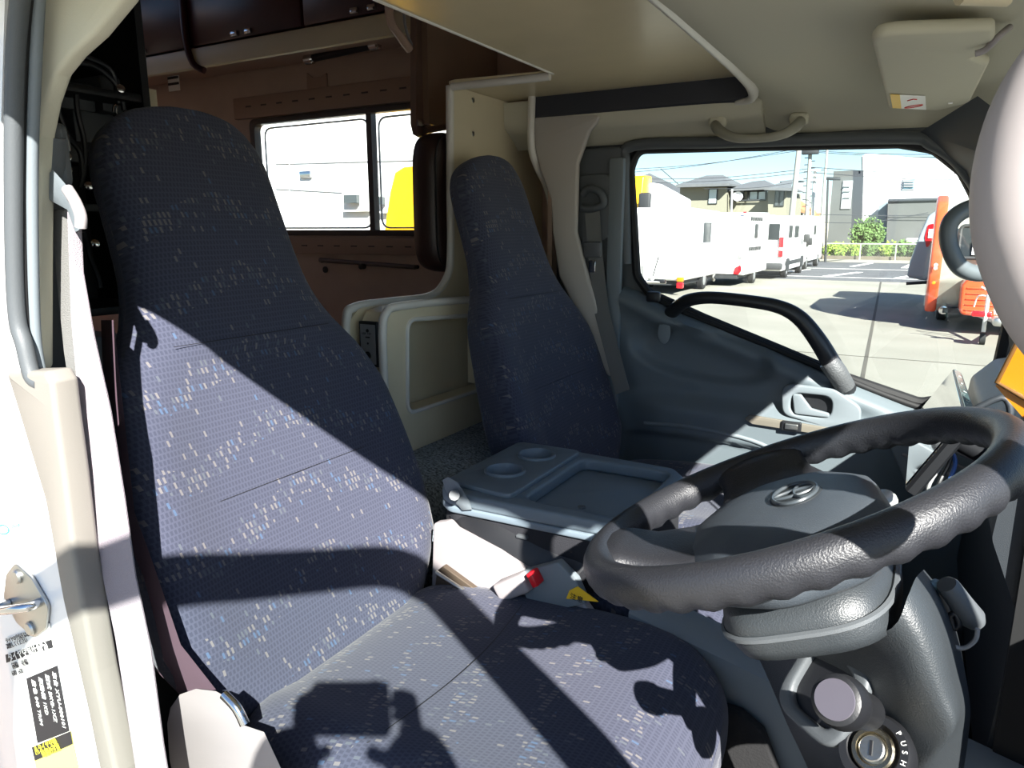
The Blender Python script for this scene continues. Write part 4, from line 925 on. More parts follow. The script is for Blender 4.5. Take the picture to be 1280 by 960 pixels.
# overhead cabinets
oc=thing('overhead_cabinet','dark red wood overhead cabinets with cream valance along the far wall','cabinet',(-2.3,1.95,.6))
boxlim('carcass',-4.4,-1.32,1.92,2.19,.635,.99,WOODW,oc)
boxlim('valance',-4.4,-1.32,1.895,1.92,.588,.655,CREAM2,oc,bev=.006)
for k,(x0,x1) in enumerate(((-4.2,-3.62),(-3.61,-3.03),(-3.02,-2.44),(-2.43,-1.87),(-1.86,-1.34))):
    d_=boxlim('cabinet_door',x0,x1,1.893,1.915,.66,.985,REDWOOD,oc,bev=.006)
    for dx in (-.035,.035):
        b_=box('latch',((x0+x1)/2+dx,1.888,.675),(.032,.012,.018),CHROME,oc,bev=.003)
tube('end_trim',[(-2.435,1.893,.99),(-2.44,1.885,.8),(-2.435,1.882,.68),(-2.41,1.885,.60),(-2.37,1.90,.575)],.012,REDWOOD,oc,n=4)
lm=thing('tube_lamp','slim dark tube lamp with chrome ends below the overhead cabinets','lamp',at(430,62,Y=2.12))
tube('tube',[at(385,74,Y=2.12),at(468,56,Y=2.12)],.014,BLACK,lm,n=1,seg=14)
for u,v_ in ((386,74),(467,56)):
    lathe('end_cap',[(0,-.012),(.019,-.012),(.019,.02),(.012,.026),(0,.026)],at(u,v_,Y=2.12),(1,0,0),CHROME,lm,seg=18)
    box('mount',at(u,v_,Y=2.12)+Vector((0,0,.03)),(.02,.02,.05),CHROME,lm,bev=.003)
br=plate('curtain_bracket',[[(x_,z_) for x_,z_ in [(-.055,-.05),(-.02,-.03),(.02,-.03),(.045,-.05),(.05,0),(.05,.04),(.02,.03),(-.02,.03),(-.05,.05)]]],.01,at(397,107,Y=YW-.008),(1,0,0),(0,0,1),FRM,bev=.002); setp(br,'pinkish moulded bracket plate on the wall above the window','bracket')
dp=boxlim('end_panel',-1.315,-1.295,1.80,2.19,.305,.985,mat('brown_panel','#7E6653',.5,var=.06,vscale=8)); setp(dp,'brown panel closing off the end of the overhead cabinets','panel')
lp=thing('bunk_ladder_post','brown round-ended post hanging beside the end panel','post',(-1.33,1.75,.3))
pc=[at(u,v_,X=-1.335) for u,v_ in [(513,-60),(513,155),(516,168),(523,172),(530,168),(533,155),(533,-60)]]
loft('post',[[p+Vector((dx,0,0)) for p in pc] for dx in (0,.02)],mat('post_brown','#6B5549',.4),lp,ang=60)
box('end_clip',at(526,154,X=-1.31),(.006,.03,.02),CHROME,lp,bev=.002)
tube('cross_bar',[at(532,163,X=-1.30),at(566,157,X=-1.30)],.010,mat('post_brown2','#5A463C',.4),lp,n=1)
tube('cable',[at(u,v_,X=-1.33) for u,v_ in [(505,-10),(505,20),(510,45),(520,63),(533,66)]],.004,MATS['grey_cable'],lp,n=5,seg=8)
tube('cable',[at(u,v_,X=-1.33) for u,v_ in [(486,-10),(488,25),(500,45),(512,62)]],.012,WOODW,lp,n=5,seg=8)
# dinette headrest cushion
dc=thing('dinette_headrest','dark brown padded headrest beside the white edge of the partition board','headrest',(-1.2,1.79,-.1))
rings=[]
c0=Vector((-1.20,1.79,.075))
for hx_,s in ((-.045,.82),(-.035,.95),(-.01,1),(.015,1),(.04,.95),(.05,.85)):
    rings.append([c0+Vector((hx_,.165*s*a_,.190*(1-(1-s)*.5)*b_)) for a_,b_ in squircle(1,1,36,5)])
loft('pad',rings,DBROWN,dc,ang=80)
v_,f_=tubedata([c0+Vector((.042,.158*a_,.185*b_)) for a_,b_ in squircle(1,1,36,5)],.003,6,True,1,(1,0,0)); frompy('piping',v_,f_,BLACK,dc)
tube('mount_post',[c0+Vector((-.02,.05,-.15)),c0+Vector((-.02,.05,-.42))],.015,BLACK,dc,n=1)
ds=box('dinette_bench',(-1.36,1.68,-.70),(.40,.95,.5),DBROWN,bev=.03,seg=3); setp(ds,'dark brown dinette bench behind the partition board','bench')
# kitchen / dark equipment wall behind the driver
kt=thing('equipment_cabinet','dark open equipment cabinet full of cables behind the driver seat','cabinet',(-1.75,.6,-1.17))
XK=-1.70
YS=at(176,110,X=XK+.05).y
boxlim('back_panel',XK-.21,XK-.19,.29,YS,-.205,.85,DARK,kt)
boxlim('side_panel',XK-.19,XK+.08,YS-.018,YS,-.205,.85,DARK,kt)
for z_ in (.50,.30,.05,-.18): boxlim('shelf',XK-.185,XK+.08,.29,YS-.02,z_-.009,z_+.009,BLACK,kt,bev=.003)
ap_=[((95,120),.09,.06),((120,160),.10,.07),((100,190),.08,.05),((150,120),.09,.08)]
for (u,v_),w_,h_ in ap_:
    box('equipment_box',at(u,v_,X=XK)+Vector((-.06,0,0)),(.12,w_,h_),DGREY if w_>.085 else BLACK,kt,bev=.006)
for pts in ([(75,80),(110,80),(135,95),(150,115),(155,138)],[(95,110),(97,140),(105,175),(106,205),(100,235)],[(70,130),(85,170),(100,190),(104,220)],[(68,60),(110,72),(140,90),(148,130)],[(104,290),(112,320),(122,345),(125,360)],[(80,340),(70,360),(72,380),(84,395)]):
    tube('cable',[at(u,v_,X=XK+.05) for u,v_ in pts],.006,mat('black_cable','#24262A',.35),kt,n=5,seg=8)
for u,v_ in ((83,197),(84,213),(110,233),(126,168),(118,305),(150,112)):
    lathe('terminal',[(0,0),(.009,0),(.009,.008),(.004,.010),(0,.010)],at(u,v_,X=XK+.08),(1,-.3,.2),CHROME,kt,seg=12)
box('bracket',at(78,178,X=XK+.07),(.01,.03,.035),STEEL,kt,bev=.003)
tube('bracket_hook',[at(u,v_,X=XK+.06) for u,v_ in [(141,140),(142,132),(146,132),(146,143)]],.002,CHROME,kt,n=2,seg=6)
for u in (169,178): box('slat',at(u,115,X=XK+.02),(.01,.018,.17),CREAM2 if u==169 else REDWOOD,kt)
ca=boxlim('curtain',-2.41,-2.39,at(181,124,X=-2.4).y,at(194,124,X=-2.4).y,-1.17,at(190,112,X=-2.4).z,CREAM2); setp(ca,'narrow cream curtain in the dark behind the driver headrest','curtain')
nt_=plate('notice_card',[[(-.035,-.04),(.035,-.04),(.035,.04),(-.035,.04)]],.003,at(217,101,Y=2.1),(1,0,0),(0,0,1),PAPER); setp(nt_,'small white card under the dark cabinets beyond the driver headrest','card')
for dz in (-.012,.012): box('printed_band',at(217,101,Y=2.1)+Vector((0,-.002,dz)),(.07,.001,.010),INK,nt_)
wb=box('worktop_unit',(-1.70,.62,-.43),(.35,.66,.42),mat('pale_grey_box','#7D7F80',.5),bev=.01); setp(wb,'pale grey unit behind the driver shoulder','unit')
wb2=box('lower_cabinet',(-1.70,.62,-.905),(.38,.68,.52),REDWOOD,bev=.01); setp(wb2,'dark red wood lower cabinet behind the driver seat','cabinet')

# ================================================================= OUTSIDE
VW=mat('caravan_white','#DDDDDB',.35,coat=.3); VG=mat('vehicle_window','#262C30',.4,spec=.3); TYRE=mat('tyre','#1A1A1A',.85); ALLOY=mat('wheel_disc','#A9ABAD',.35,.6)
VDK=mat('vehicle_dark_plastic','#2A2C2E',.6); LRED=mat('tail_light_red','#C3141E',.25,coat=.5); LORG=mat('indicator_orange','#E07A14',.25); CSIL=mat('caravan_silver','#A6A498',.35,.15,coat=.3); CORG=mat('caravan_orange','#D9512A',.35,coat=.5); SEAMM=mat('body_seam_grey','#9A9C9E',.5)
def wheel(parent,x,y,r=.33,w=.2,side=1):
    t=lathe('wheel',[(0,-w/2),(r*.62,-w/2),(r*.9,-w/2),(r,-w*.36),(r,w*.36),(r*.9,w/2),(r*.66,w/2),(r*.62,w*.42),(0,w*.42)],(x,y,G+r),(side,0,0),TYRE,parent,seg=28)
    lathe('hub_cap',[(0,w*.5),(r*.2,w*.5),(r*.55,w*.46),(r*.6,w*.42),(0,w*.41)],(x,y,G+r),(side,0,0),ALLOY,t,seg=20)
def sidebody(name,prof,x0,x1,m,parent,bev=.06):
    """prof = (y,z) side outline, extruded from x0 to x1"""
    return plate(name,[prof],x1-x0,((x0+x1)/2,0,0),(0,1,0),(0,0,1),m,parent,bev=bev)
def win(name,cx,cz,w,h,y,m,parent,th=.02,r=.06,frame=None):
    """window on a face that looks towards the cab (-Y)"""
    f=plate(name,[rrect(cx-w/2,cx+w/2,cz-h/2,cz+h/2,r)],th,(0,y,0),(1,0,0),(0,0,1),m,parent,bev=.004)
    if frame: 
        v_,f_=tubedata([Vector((p.x,y-th/2,p.y)) for p in rrect(cx-w/2,cx+w/2,cz-h/2,cz+h/2,r)],.018,6,True,1,(0,1,0)); frompy('window_rubber',v_,f_,frame,f)
    return f
def winx(name,cy,cz,w,h,x,m,parent,th=.02,r=.06):
    return plate(name,[rrect(cy-w/2,cy+w/2,cz-h/2,cz+h/2,r)],th,(x,0,0),(0,1,0),(0,0,1),m,parent,bev=.004)
# yellow cabbed box camper, furthest to the rear
yt=thing('box_camper','tall white box camper with yellow front edge and dark wing mirror','camper',(-9,23,G))
xs_=at(812,300,Y=25.0).x
sidebody('living_body',fillet([(25.0,G+.5),(25.0,1.66),(26.2,1.66),(30.0,1.25),(30.0,G+.5)],.15),xs_-2.1,xs_,VW,yt)
sidebody('yellow_cab',fillet([(24.2,G+.35),(24.2,1.1),(24.35,1.85),(25.2,1.88),(25.2,G+.35)],.12),xs_-2.2,xs_-.06,YPAINT,yt,bev=.05)
mm=at(806,252,Y=23.8); box('wing_mirror',mm,(.42,.18,.58),VDK,yt,bev=.07,seg=3)
box('mirror_arm',mm+Vector((-.06,.2,-.48)),(.10,.6,.2),YPAINT,yt,bev=.02)
box('roof_hatch',(xs_-1.3,27.4,1.72),(.9,.8,.16),VG,yt,bev=.04)
box('chassis',(xs_-1.0,27.2,G+.42),(1.8,5,.2),VDK,yt)
for y_ in (25.4,29.0):
    for x_ in (xs_-2.0,xs_-.12): wheel(yt,x_,y_,.34)
# white camper 1 with small upright window
c1=thing('motor_caravan','white camper with a small upright side window and orange and red corner lights','camper',(-7.3,23,G))
x1=-6.30
sidebody('body',fillet([(21.4,G+.42),(21.4,.55),(21.7,.70),(25.8,.66),(25.8,G+.42)],.18),x1-2.05,x1,VW,c1)
wc_=at(883,291,X=x1); f_=winx('window',wc_.y,wc_.z,1.05,.66,x1+.01,VG,c1)
v_,fc_=tubedata([Vector((x1+.02,p.x,p.y)) for p in rrect(wc_.y-.52,wc_.y+.52,wc_.z-.33,wc_.z+.33,.07)],.025,6,True,1,(1,0,0)); frompy('window_rubber',v_,fc_,SEAMM,f_)
for zc,m_,h_ in ((-1.42,LORG,.13),(-1.60,LRED,.16)): box('corner_light',(x1-.02,21.42,zc),(.18,.16,h_),m_,c1,bev=.01)
wheel(c1,x1-.12,24.2,.34); wheel(c1,x1-1.9,24.2,.34); box('underframe',(x1-1.0,23.6,G+.36),(1.7,4.0,.16),VDK,c1)
tube('door_edge',[Vector((x1+.005,y,z)) for y,z in [(22.6,G+.5),(22.6,.4)]],.012,SEAMM,c1,n=1)
dr=thing('caravan_drawbar','grey A-frame drawbar with striped coupling standing before the white campers','drawbar',(-7.4,20.6,G))
O_=Vector((-.35,-1.55,0))
for a_,b_ in (((-7.4,21.6,-1.45),(-6.3,22.6,-1.50)),((-7.3,22.6,-1.45),(-6.3,22.6,-1.50))): tube('drawbar',[Vector(a_)+O_,Vector(b_)+O_],.04,STEEL,dr,n=1)
box('coupling',O_+Vector((-6.45,22.5,-1.46)),(.35,.14,.12),BLACK,dr,bev=.03)
for k in range(5): box('white_stripe',O_+Vector((-7.35+k*.17,22.0+.12*k,-1.38)),(.09,.05,.10),WHITE,dr)
tube('jockey_post',[O_+Vector((-6.9,22.2,-1.0)),O_+Vector((-6.88,22.2,G+.16))],.03,STEEL,dr,n=1); lathe('jockey_wheel',[(0,-.04),(.09,-.04),(.09,.04),(0,.04)],O_+Vector((-6.88,22.2,G+.09)),(1,0,0),TYRE,dr,seg=18)
for p0,p1 in (((-7.25,21.7,-1.4),(-7.4,21.7,-.75)),((-6.6,22.3,-1.3),(-6.45,22.3,-.72))): tube('cable_stay',[O_+Vector(p0),O_+Vector(p1)],.018,VDK,dr,n=1)
# caravan 2 with red teardrop tail light
c2=thing('touring_caravan','white touring caravan with a red teardrop tail light and small slatted grille strips','caravan',(-6.3,27,G))
xr=at(933,300,Y=26.0).x
sidebody('body',fillet([(26.0,G+.38),(25.9,.1),(26.1,.63),(30.0,.70),(30.0,G+.38)],[.1,.3,.25,.2,.1]),xr-2.1,xr,VW,c2)
wheel(c2,xr-.12,27.9,.31); wheel(c2,xr-1.9,27.9,.31)
box('bumper',(xr-1.05,25.95,G+.50),(2.0,.14,.16),VW,c2,bev=.03); box('underframe',(xr-1.0,27.6,G+.33),(1.6,3.6,.12),VDK,c2)
q=at(922,337,Y=25.9); o=plate('tail_light',[fillet([(q.x-.14,q.z-.16),(q.x-.10,q.z+.06),(q.x+.10,q.z+.17),(q.x+.14,q.z-.04),(q.x+.04,q.z-.17)],.05)],.05,(0,25.88,0),(1,0,0),(0,0,1),LRED,c2,bev=.01)
q=at(926,316,Y=25.9); plate('reflector_panel',[fillet([(q.x-.04,q.z-.14),(q.x+.01,q.z+.10),(q.x+.11,q.z+.20),(q.x+.11,q.z-.14)],.04)],.03,(0,25.87,0),(1,0,0),(0,0,1),CSIL,c2)
winx('door_window',27.55,.0,.50,.50,xr+.012,VG,c2)
for zc in (.42,-.62):
    for k in range(6): winx('grille_slot',26.6+k*.36,zc,.24,.13,xr+.012,VDK,c2,r=.02)
for y0 in (26.5,28.7): tube('door_edge',[(xr+.004,y0,-1.2),(xr+.004,y0,.5)],.012,SEAMM,c2,n=1)
tube('roof_seam',[(xr-2.0,25.9,.40),(xr-.1,25.9,.40)],.012,SEAMM,c2,n=1)
tube('tow_hook',[(xr-1.0,25.9,G+.40),(xr-1.0,25.6,G+.28),(xr-.9,25.5,G+.22)],.05,STEEL,c2,n=3)
box('marker_light',(xr-.1,25.97,.62),(.12,.06,.05),LRED,c2,bev=.01)
# panel van
pv=thing('panel_van','white high-roof panel van with dark rear window and tall red tail light','van',(-5.8,31,G))
xv=-4.92
sidebody('body',fillet([(30.6,G+.32),(30.5,-.8),(30.72,.50),(31.2,.58),(34.3,.58),(34.9,.42),(35.6,-.42),(36.3,-.72),(36.4,G+.32)],[.1,.2,.2,.1,.2,.2,.2,.2,.1]),xv-2.0,xv,VW,pv)
win('rear_window',xv-1.52,-.02,.78,.60,30.53,VG,pv,r=.05); win('rear_window',xv-.60,-.02,.82,.60,30.53,VG,pv,r=.05)
tube('door_split',[(xv-1.05,30.52,-1.3),(xv-1.05,30.60,.40)],.012,SEAMM,pv,n=1)
box('bumper',(xv-1.0,30.42,G+.52),(2.02,.26,.26),VDK,pv,bev=.05); box('tail_light',(xv-.09,30.50,-.62),(.16,.12,.78),LRED,pv,bev=.03); box('tail_light_clear',(xv-.09,30.45,-.70),(.13,.04,.12),WHITE,pv,bev=.01)
box('door_handle',(xv-1.0,30.44,-.62),(.12,.08,.22),VDK,pv,bev=.02); box('roof_light',(xv-.8,31.4,.60),(.5,.5,.06),SEAMM,pv,bev=.02)
for y0,w_ in ((31.9,.8),(33.5,1.0)): winx('side_window',y0,-.02,w_,.48,xv+.01,VG,pv)
winx('side_moulding',33.4,G+.62,4.6,.16,xv+.02,VDK,pv,r=.03); winx('wheel_arch',31.7,G+.55,.86,.5,xv+.012,VDK,pv,r=.2); winx('wheel_arch',35.6,G+.55,.86,.5,xv+.012,VDK,pv,r=.2)
for y0 in (31.7,35.6):
    for x_ in (xv-.11,xv-1.88): wheel(pv,x_,y0,.35,.24)
box('wing_mirror',(xv+.22,35.0,-.32),(.26,.14,.36),VDK,pv,bev=.05); box('underframe',(xv-1.0,33.5,G+.36),(1.7,5,.14),VDK,pv)
# white motorhome further on
mh=thing('coachbuilt_motorhome','white coachbuilt motorhome parked furthest along the row beyond the van','motorhome',(-6.2,41,G))
xm=-5.12
sidebody('body',fillet([(38.0,G+.4),(38.0,-.35),(38.6,-.2),(38.4,.75),(44.5,.75),(44.5,G+.4)],[.1,.1,.1,.3,.2,.1]),xm-2.1,xm,VW,mh)
win('windscreen',xm-1.05,-.62,1.7,.5,37.99,VG,mh,r=.08); winx('side_window',40.9,.05,.7,.45,xm+.01,VG,mh); winx('cab_window',38.55,-.55,.6,.4,xm+.01,VG,mh); box('wing_mirror',(xm+.15,38.2,-.5),(.22,.14,.36),VDK,mh,bev=.04)
for y0 in (38.8,43.0):
    for x_ in (xm-.1,xm-1.95): wheel(mh,x_,y0,.34,.22)
box('underframe',(xm-1.0,41.2,G+.34),(1.7,6,.14),VDK,mh)
# orange and silver caravan on the right
oc_=thing('orange_silver_caravan','silver-beige caravan with an orange arch edge and orange drawbar locker','caravan',(1.8,17,G))
xo=.13; yo=16.3
rings=[]
def arch(x,inset=0):
    P_=[(yo+.42,G+.34),(yo+.06,-.95),(yo,-.45),(yo+.10,.12),(yo+.42,.52),(yo+.85,.66),(yo+3.2,.70),(yo+4.0,.45),(yo+4.2,-.3),(yo+4.1,G+.34)]
    return P_
pr_=fillet(arch(0),[.15,.3,.4,.3,.3,.3,.4,.3,.3,.1])
plate('body',[pr_],2.0,(xo+1.12,0,0),(0,1,0),(0,0,1),CSIL,oc_,bev=.03)
cy=yo+2.1; cz=-.45
prb=[Vector((cy+(p.x-cy)*1.018,cz+(p.y-cz)*1.03)) for p in pr_]
plate('orange_arch',[prb],.20,(xo+.06,0,0),(0,1,0),(0,0,1),CORG,oc_,bev=.05)
plate('orange_arch',[prb],.20,(xo+2.20,0,0),(0,1,0),(0,0,1),CORG,oc_,bev=.05)
f=plate('front_window',[rrect(-.72,.72,-.30,.30,.10)],.05,(xo+1.12,yo-.0,-.20),(1,0,0),Vector((0,.10,1)),VG,oc_,bev=.01)
v_,f_=tubedata([Vector((xo+1.12+p.x,yo-.03+p.y*.10,-.20+p.y)) for p in rrect(-.72,.72,-.30,.30,.10)],.035,8,True,1,(0,1,0)); frompy('window_rubber',v_,f_,VDK,f)
pp=at(1225,312,Y=yo-.07); plate('price_board',[[(xo+.62,-.44),(xo+1.72,-.44),(xo+1.72,-.18),(xo+.62,-.18)]],.01,(0,yo-.075,0),(1,0,0),(0,0,1),PAPER,oc_)
text('price_lettering','269.0万円',(xo+.66,yo-.085,-.40),(1,0,0),(0,0,1),.22,REDINK,oc_)
lk=plate('drawbar_locker',[fillet([(xo+.52,-1.52),(xo+.50,-.98),(xo+.62,-.80),(xo+1.70,-.80),(xo+1.86,-1.0),(xo+1.84,-1.58)],.12)],.62,(0,yo-.34,0),(1,0,0),(0,0,1),CORG,oc_,bev=.05)
for k in range(5): 
    box('moulded_rib',(xo+.82,yo-.66,-1.02-k*.10),(.46,.03,.022),CORG,lk,bev=.008); box('moulded_rib',(xo+1.58,yo-.66,-1.02-k*.10),(.40,.03,.022),CORG,lk,bev=.008)
v_,f_=tubedata([Vector((xo+1.22+.10*math.cos(t),yo-.655,-1.13+.055*math.sin(t))) for t in np.linspace(0,2*PI,24,endpoint=False)],.012,6,True,1,(0,1,0)); frompy('oval_badge',v_,f_,CHROME,lk)
for z_ in (-.64,-.70,-.98): lathe('marker_light',[(0,0),(.035,0),(.03,.02),(0,.025)],(xo+.06,yo-.08,z_),(0,-1,0),LORG if z_<-.9 else PAPER,oc_,seg=14)
lathe('fog_light',[(0,0),(.09,0),(.08,.03),(0,.04)],(xo+.28,yo+.20,-1.52),(0,-1,0),CHROME,oc_,seg=16)
for x_ in (xo+.3,xo+1.95): wheel(oc_,x_,yo+2.0,.33)
box('underframe',(xo+1.12,yo+2,-1.52),(1.7,3.8,.1),VDK,oc_)
for x_ in (xo+.62,xo+1.62): tube('drawbar',[(x_,yo+.4,-1.50),(xo+1.12,yo-2.0,-1.52)],.04,WTRIM,oc_,n=1)
tube('jockey_post',[(xo+.86,yo-1.75,-1.05),(xo+.86,yo-1.75,G+.22)],.032,WTRIM,oc_,n=1); lathe('jockey_wheel',[(0,-.04),(.10,-.04),(.10,.04),(0,.04)],(xo+.86,yo-1.75,G+.10),(1,0,0),TYRE,oc_,seg=18)
tube('crank_handle',[(xo+.86,yo-1.75,-1.05),(xo+.84,yo-1.75,-.98),(xo+.74,yo-1.78,-.92)],.016,WTRIM,oc_,n=2)
tube('hand_brake',[(xo+1.05,yo-1.3,-1.42),(xo+1.02,yo-1.35,-1.1),(xo+.92,yo-1.40,-.92)],.022,WTRIM,oc_,n=3); lathe('brake_grip',[(0,-.04),(.03,-.03),(.03,.03),(0,.04)],(xo+.91,yo-1.41,-.90),(0,0,1),LRED,oc_,seg=12)
box('coupling_head',(xo+1.02,yo-2.0,-1.46),(.16,.42,.14),STEEL,oc_,bev=.04); box('red_collar',(xo+.80,yo-1.72,-1.38),(.30,.12,.10),LRED,oc_,bev=.03)
tube('gas_hose',[(xo+.70,yo-1.3,-1.3),(xo+.75,yo-1.4,-1.1),(xo+.95,yo-1.5,-1.15),(xo+1.0,yo-1.5,-1.4)],.014,WTRIM,oc_,n=4)
# silvery caravan behind it
sc_=thing('grey_caravan','pale grey slant-fronted caravan with a red sticker behind the orange edged one','caravan',(.8,22,G))
sl=[(1133,346),(1137,328),(1150,292),(1160,270),(1172,262),(1200,257),(1290,257),(1290,352),(1168,352),(1150,350)]
L_=[(at(u,v_,Y=21).x,at(u,v_,Y=21).z) for u,v_ in sl]
plate('body',[fillet(L_,[.1,.1,.2,.2,.2,.3,.1,.1,.1,.1])],2.0,(0,22.0,0),(1,0,0),(0,0,1),mat('pale_grey_body','#8E979C',.4),sc_,bev=.05)
wheel(sc_,1.3,21.3,.3,side=1); wheel(sc_,1.3,22.8,.3)
st_=[(1160,281),(1169,279),(1166,300),(1158,312),(1156,296)]; L_=[(at(u,v_,Y=20.98).x,at(u,v_,Y=20.98).z) for u,v_ in st_]
plate('red_sticker',[fillet(L_,.06)],.012,(0,20.985,0),(1,0,0),(0,0,1),LRED,sc_); q=at(1163,292,Y=20.96); box('white_mark',q,(.09,.012,.22),PAPER,sc_,bev=.004)
tube('drawbar',[at(1175,352,Y=21.2),at(1150,350,Y=21.2)+Vector((-.3,0,-.1))],.04,VDK,sc_,n=1); tube('jockey_post',[at(1160,350,Y=21.2),(at(1160,350,Y=21.2).x,21.2,G+.03)],.03,STEEL,sc_,n=1)
# ------------------------------------------------------------ buildings
def bwall(name,px,Y,depth,m,parent):
    L=[(at(u,v,Y=Y).x,at(u,v,Y=Y).z) for u,v in px]
    return plate(name,[L],depth,(0,Y+depth/2,0),(1,0,0),(0,0,1),m,parent)
def bwin(name,u0,v0,u1,v1,Y,m,parent,fr=None,th=.1):
    a_=at(u0,v0,Y=Y-.06); b_=at(u1,v1,Y=Y-.06); x0,x1=sorted((a_.x,b_.x)); z0,z1=sorted((a_.z,b_.z))
    f=plate(name,[[(x0,z0),(x1,z0),(x1,z1),(x0,z1)]],th,(0,Y-.04,0),(1,0,0),(0,0,1),fr or SEAMM,parent)
    g=.07; plate('pane',[[(x0+g,z0+g),(x1-g,z0+g),(x1-g,z1-g),(x0+g,z1-g)]],.04,(0,Y-.10,0),(1,0,0),(0,0,1),m,f)
    return f
BG=mat('grey_render_wall','#565857',.85,var=.08,vscale=.6,bump=.3,bscale=20); BD=mat('dark_grey_wall','#33373D',.8); BW=mat('white_render_wall','#D4D4D4',.7); BH=mat('beige_render_wall','#807D6E',.85,bump=.2,bscale=10); ROOFG=mat('grey_roof_tiles','#5E6062',.7,var=.1,vscale=3)
PALEG=mat('pale_window_pane','#B7C3C2',.15,spec=.8); BLUEW=mat('blue_window_pane','#6C93A5',.15,spec=.8); DARKW=mat('dark_window_pane','#42484B',.15,spec=.8)
mb=thing('modern_building','large white and grey modern building beyond the mesh fence','building',(1,60,G))
bwall('tower_wall',[(1030,345),(1042,214),(1066,213),(1062,345)],60,6,BG,mb)
bwall('recess_wall',[(1060,345),(1066,213),(1079,213),(1075,345)],60.2,6,BD,mb)
bwall('white_wall',[(1072,345),(1078,194),(1085,192),(1300,209),(1300,345)],60.8,9,BW,mb)
bwall('lower_wall',[(1106,345),(1110,252),(1262,248),(1262,345)],58,2.5,BG,mb)
bwall('lower_side_wall',[(1094,345),(1098,258),(1109,252),(1107,345)],59,1.6,mat('pale_blue_wall','#75838D',.8),mb)
tube('parapet',[at(1110,251,Y=57.95),at(1262,247,Y=57.95)],.12,BD,mb,n=1)
f_=bwin('window',1054,226,1063,261,60,PALEG,mb)
for v_ in (233,239,247): tube('glazing_bar',[at(1055,v_,Y=59.8),at(1062.5,v_,Y=59.8)],.05,SEAMM,mb,n=1)
bwin('window',1129,224,1143,237,60.8,BLUEW,mb)
for v_ in (227,230,233): tube('louvre',[at(1130,v_,Y=60.6),at(1142,v_,Y=60.6)],.05,SEAMM,mb,n=1)
tube('aerial',[at(1078,213,Y=60),at(1077.5,196,Y=60)],.04,VDK,mb,n=1)
bwall('shutter_box',[(1133,309),(1133,298),(1175,297),(1175,309)],56.6,1.2,BW,mb)
hs=thing('beige_house','beige two storey house with grey hipped roof behind the parked row','house',(-16,66,G))
bwall('front_wall',[(850,345),(850,234),(908,234),(908,345)],66,7,BH,hs); bwall('bay_wall',[(908,345),(908,240),(960,240),(960,345)],67.5,7,BH,hs); bwall('end_wall',[(960,345),(960,238),(983,238),(983,345)],65,8,BH,hs)
def roof(px_f,Yf,dz,dy,parent,m=ROOFG):
    a_,b_=at(*px_f[0],Y=Yf),at(*px_f[1],Y=Yf); t=.22
    V=[a_,b_,a_+Vector((1.6,dy,dz)),b_+Vector((-1.6,dy,dz)),a_+Vector((0,0,-t)),b_+Vector((0,0,-t)),a_+Vector((0,2*dy,0)),b_+Vector((0,2*dy,0))]
    frompy('roof',V,[(0,1,3,2),(0,4,5,1),(0,2,6),(1,7,3),(2,3,7,6),(0,6,4),(1,5,7),(4,6,7,5)],m,parent,ang=10)
roof([(845,231),(912,229)],64.8,1.0,4,hs); roof([(905,236),(968,233)],66.5,.8,4,hs); roof([(955,234),(989,235)],63.9,.8,4,hs)
bwin('window',886,236,896,255,66,PALEG,hs,VDK); bwin('window',922,236,930,250,67.5,DARKW,hs,VDK)
for u in (937,948): bwin('window',u,239,u+10,250,67.5,PALEG,hs,VDK)
for u in (969,975): bwin('window',u,238,u+4.5,258,65,DARKW,hs,VDK)
tube('balcony_rail',[at(919,251,Y=67.2),at(958,250,Y=67.2)],.08,VDK,hs,n=1)
for u in (919,935,957): tube('rail_post',[at(u,251,Y=67.2),at(u,239,Y=67.2)],.05,VDK,hs,n=1)
tube('downpipe',[at(915,236,Y=65.9),at(914,270,Y=65.9)],.10,SEAMM,hs,n=1)
q=at(922,246,Y=66.8); lathe('satellite_dish',[(0,0),(.3,.04),(.42,.14),(.43,.15),(.3,.06),(0,.02)],q,(.3,-1,.3),WHITE,hs,seg=18)
tube('aerial',[at(826,211,Y=66),at(850,232,Y=66)],.035,VDK,hs,n=1)
oh=thing('orange_roof_house','small house with faded orange tiled roof between poles and beige house','house',(-11,75,G))
bwall('wall',[(984,345),(984,270),(1026,278),(1026,345)],75,6,mat('cream_wall','#C2B79F',.8),oh)
ORF=mat('orange_roof_tiles','#B4714C',.8,var=.15,vscale=2)
rp=[at(983,243,Y=76),at(1003,252,Y=76),at(1024,268,Y=76),at(1027,276,Y=74),at(1004,262,Y=74),at(983,254,Y=74)]
frompy('roof',rp+[p+Vector((0,0,-.3)) for p in rp],[(0,1,4,5),(1,2,3,4),(6,11,10,7),(7,10,9,8),(0,5,11,6),(5,4,10,11),(4,3,9,10),(3,2,8,9),(2,1,7,8),(1,0,6,7)],ORF,oh,ang=10)
for k in range(6): q=at(986+k*6,262+k*3.4,Y=73.9); tube('tile_row',[q,q+Vector((.3,1.8,.9))],.10,ORF,oh,n=1)
bwin('window',994,264,1003,275,75,DARKW,oh); bwin('window',1008,272,1016,280,75,PALEG,oh)
fh_=thing('far_house','dark tiled roof house glimpsed behind the tall box camper','house',(-34,82,G))
roof([(780,228),(842,240)],80,1.2,4,fh_,mat('dark_roof_tiles','#4B4D50',.8)); bwall('wall',[(784,345),(784,232),(838,244),(838,345)],82,6,BW,fh_)
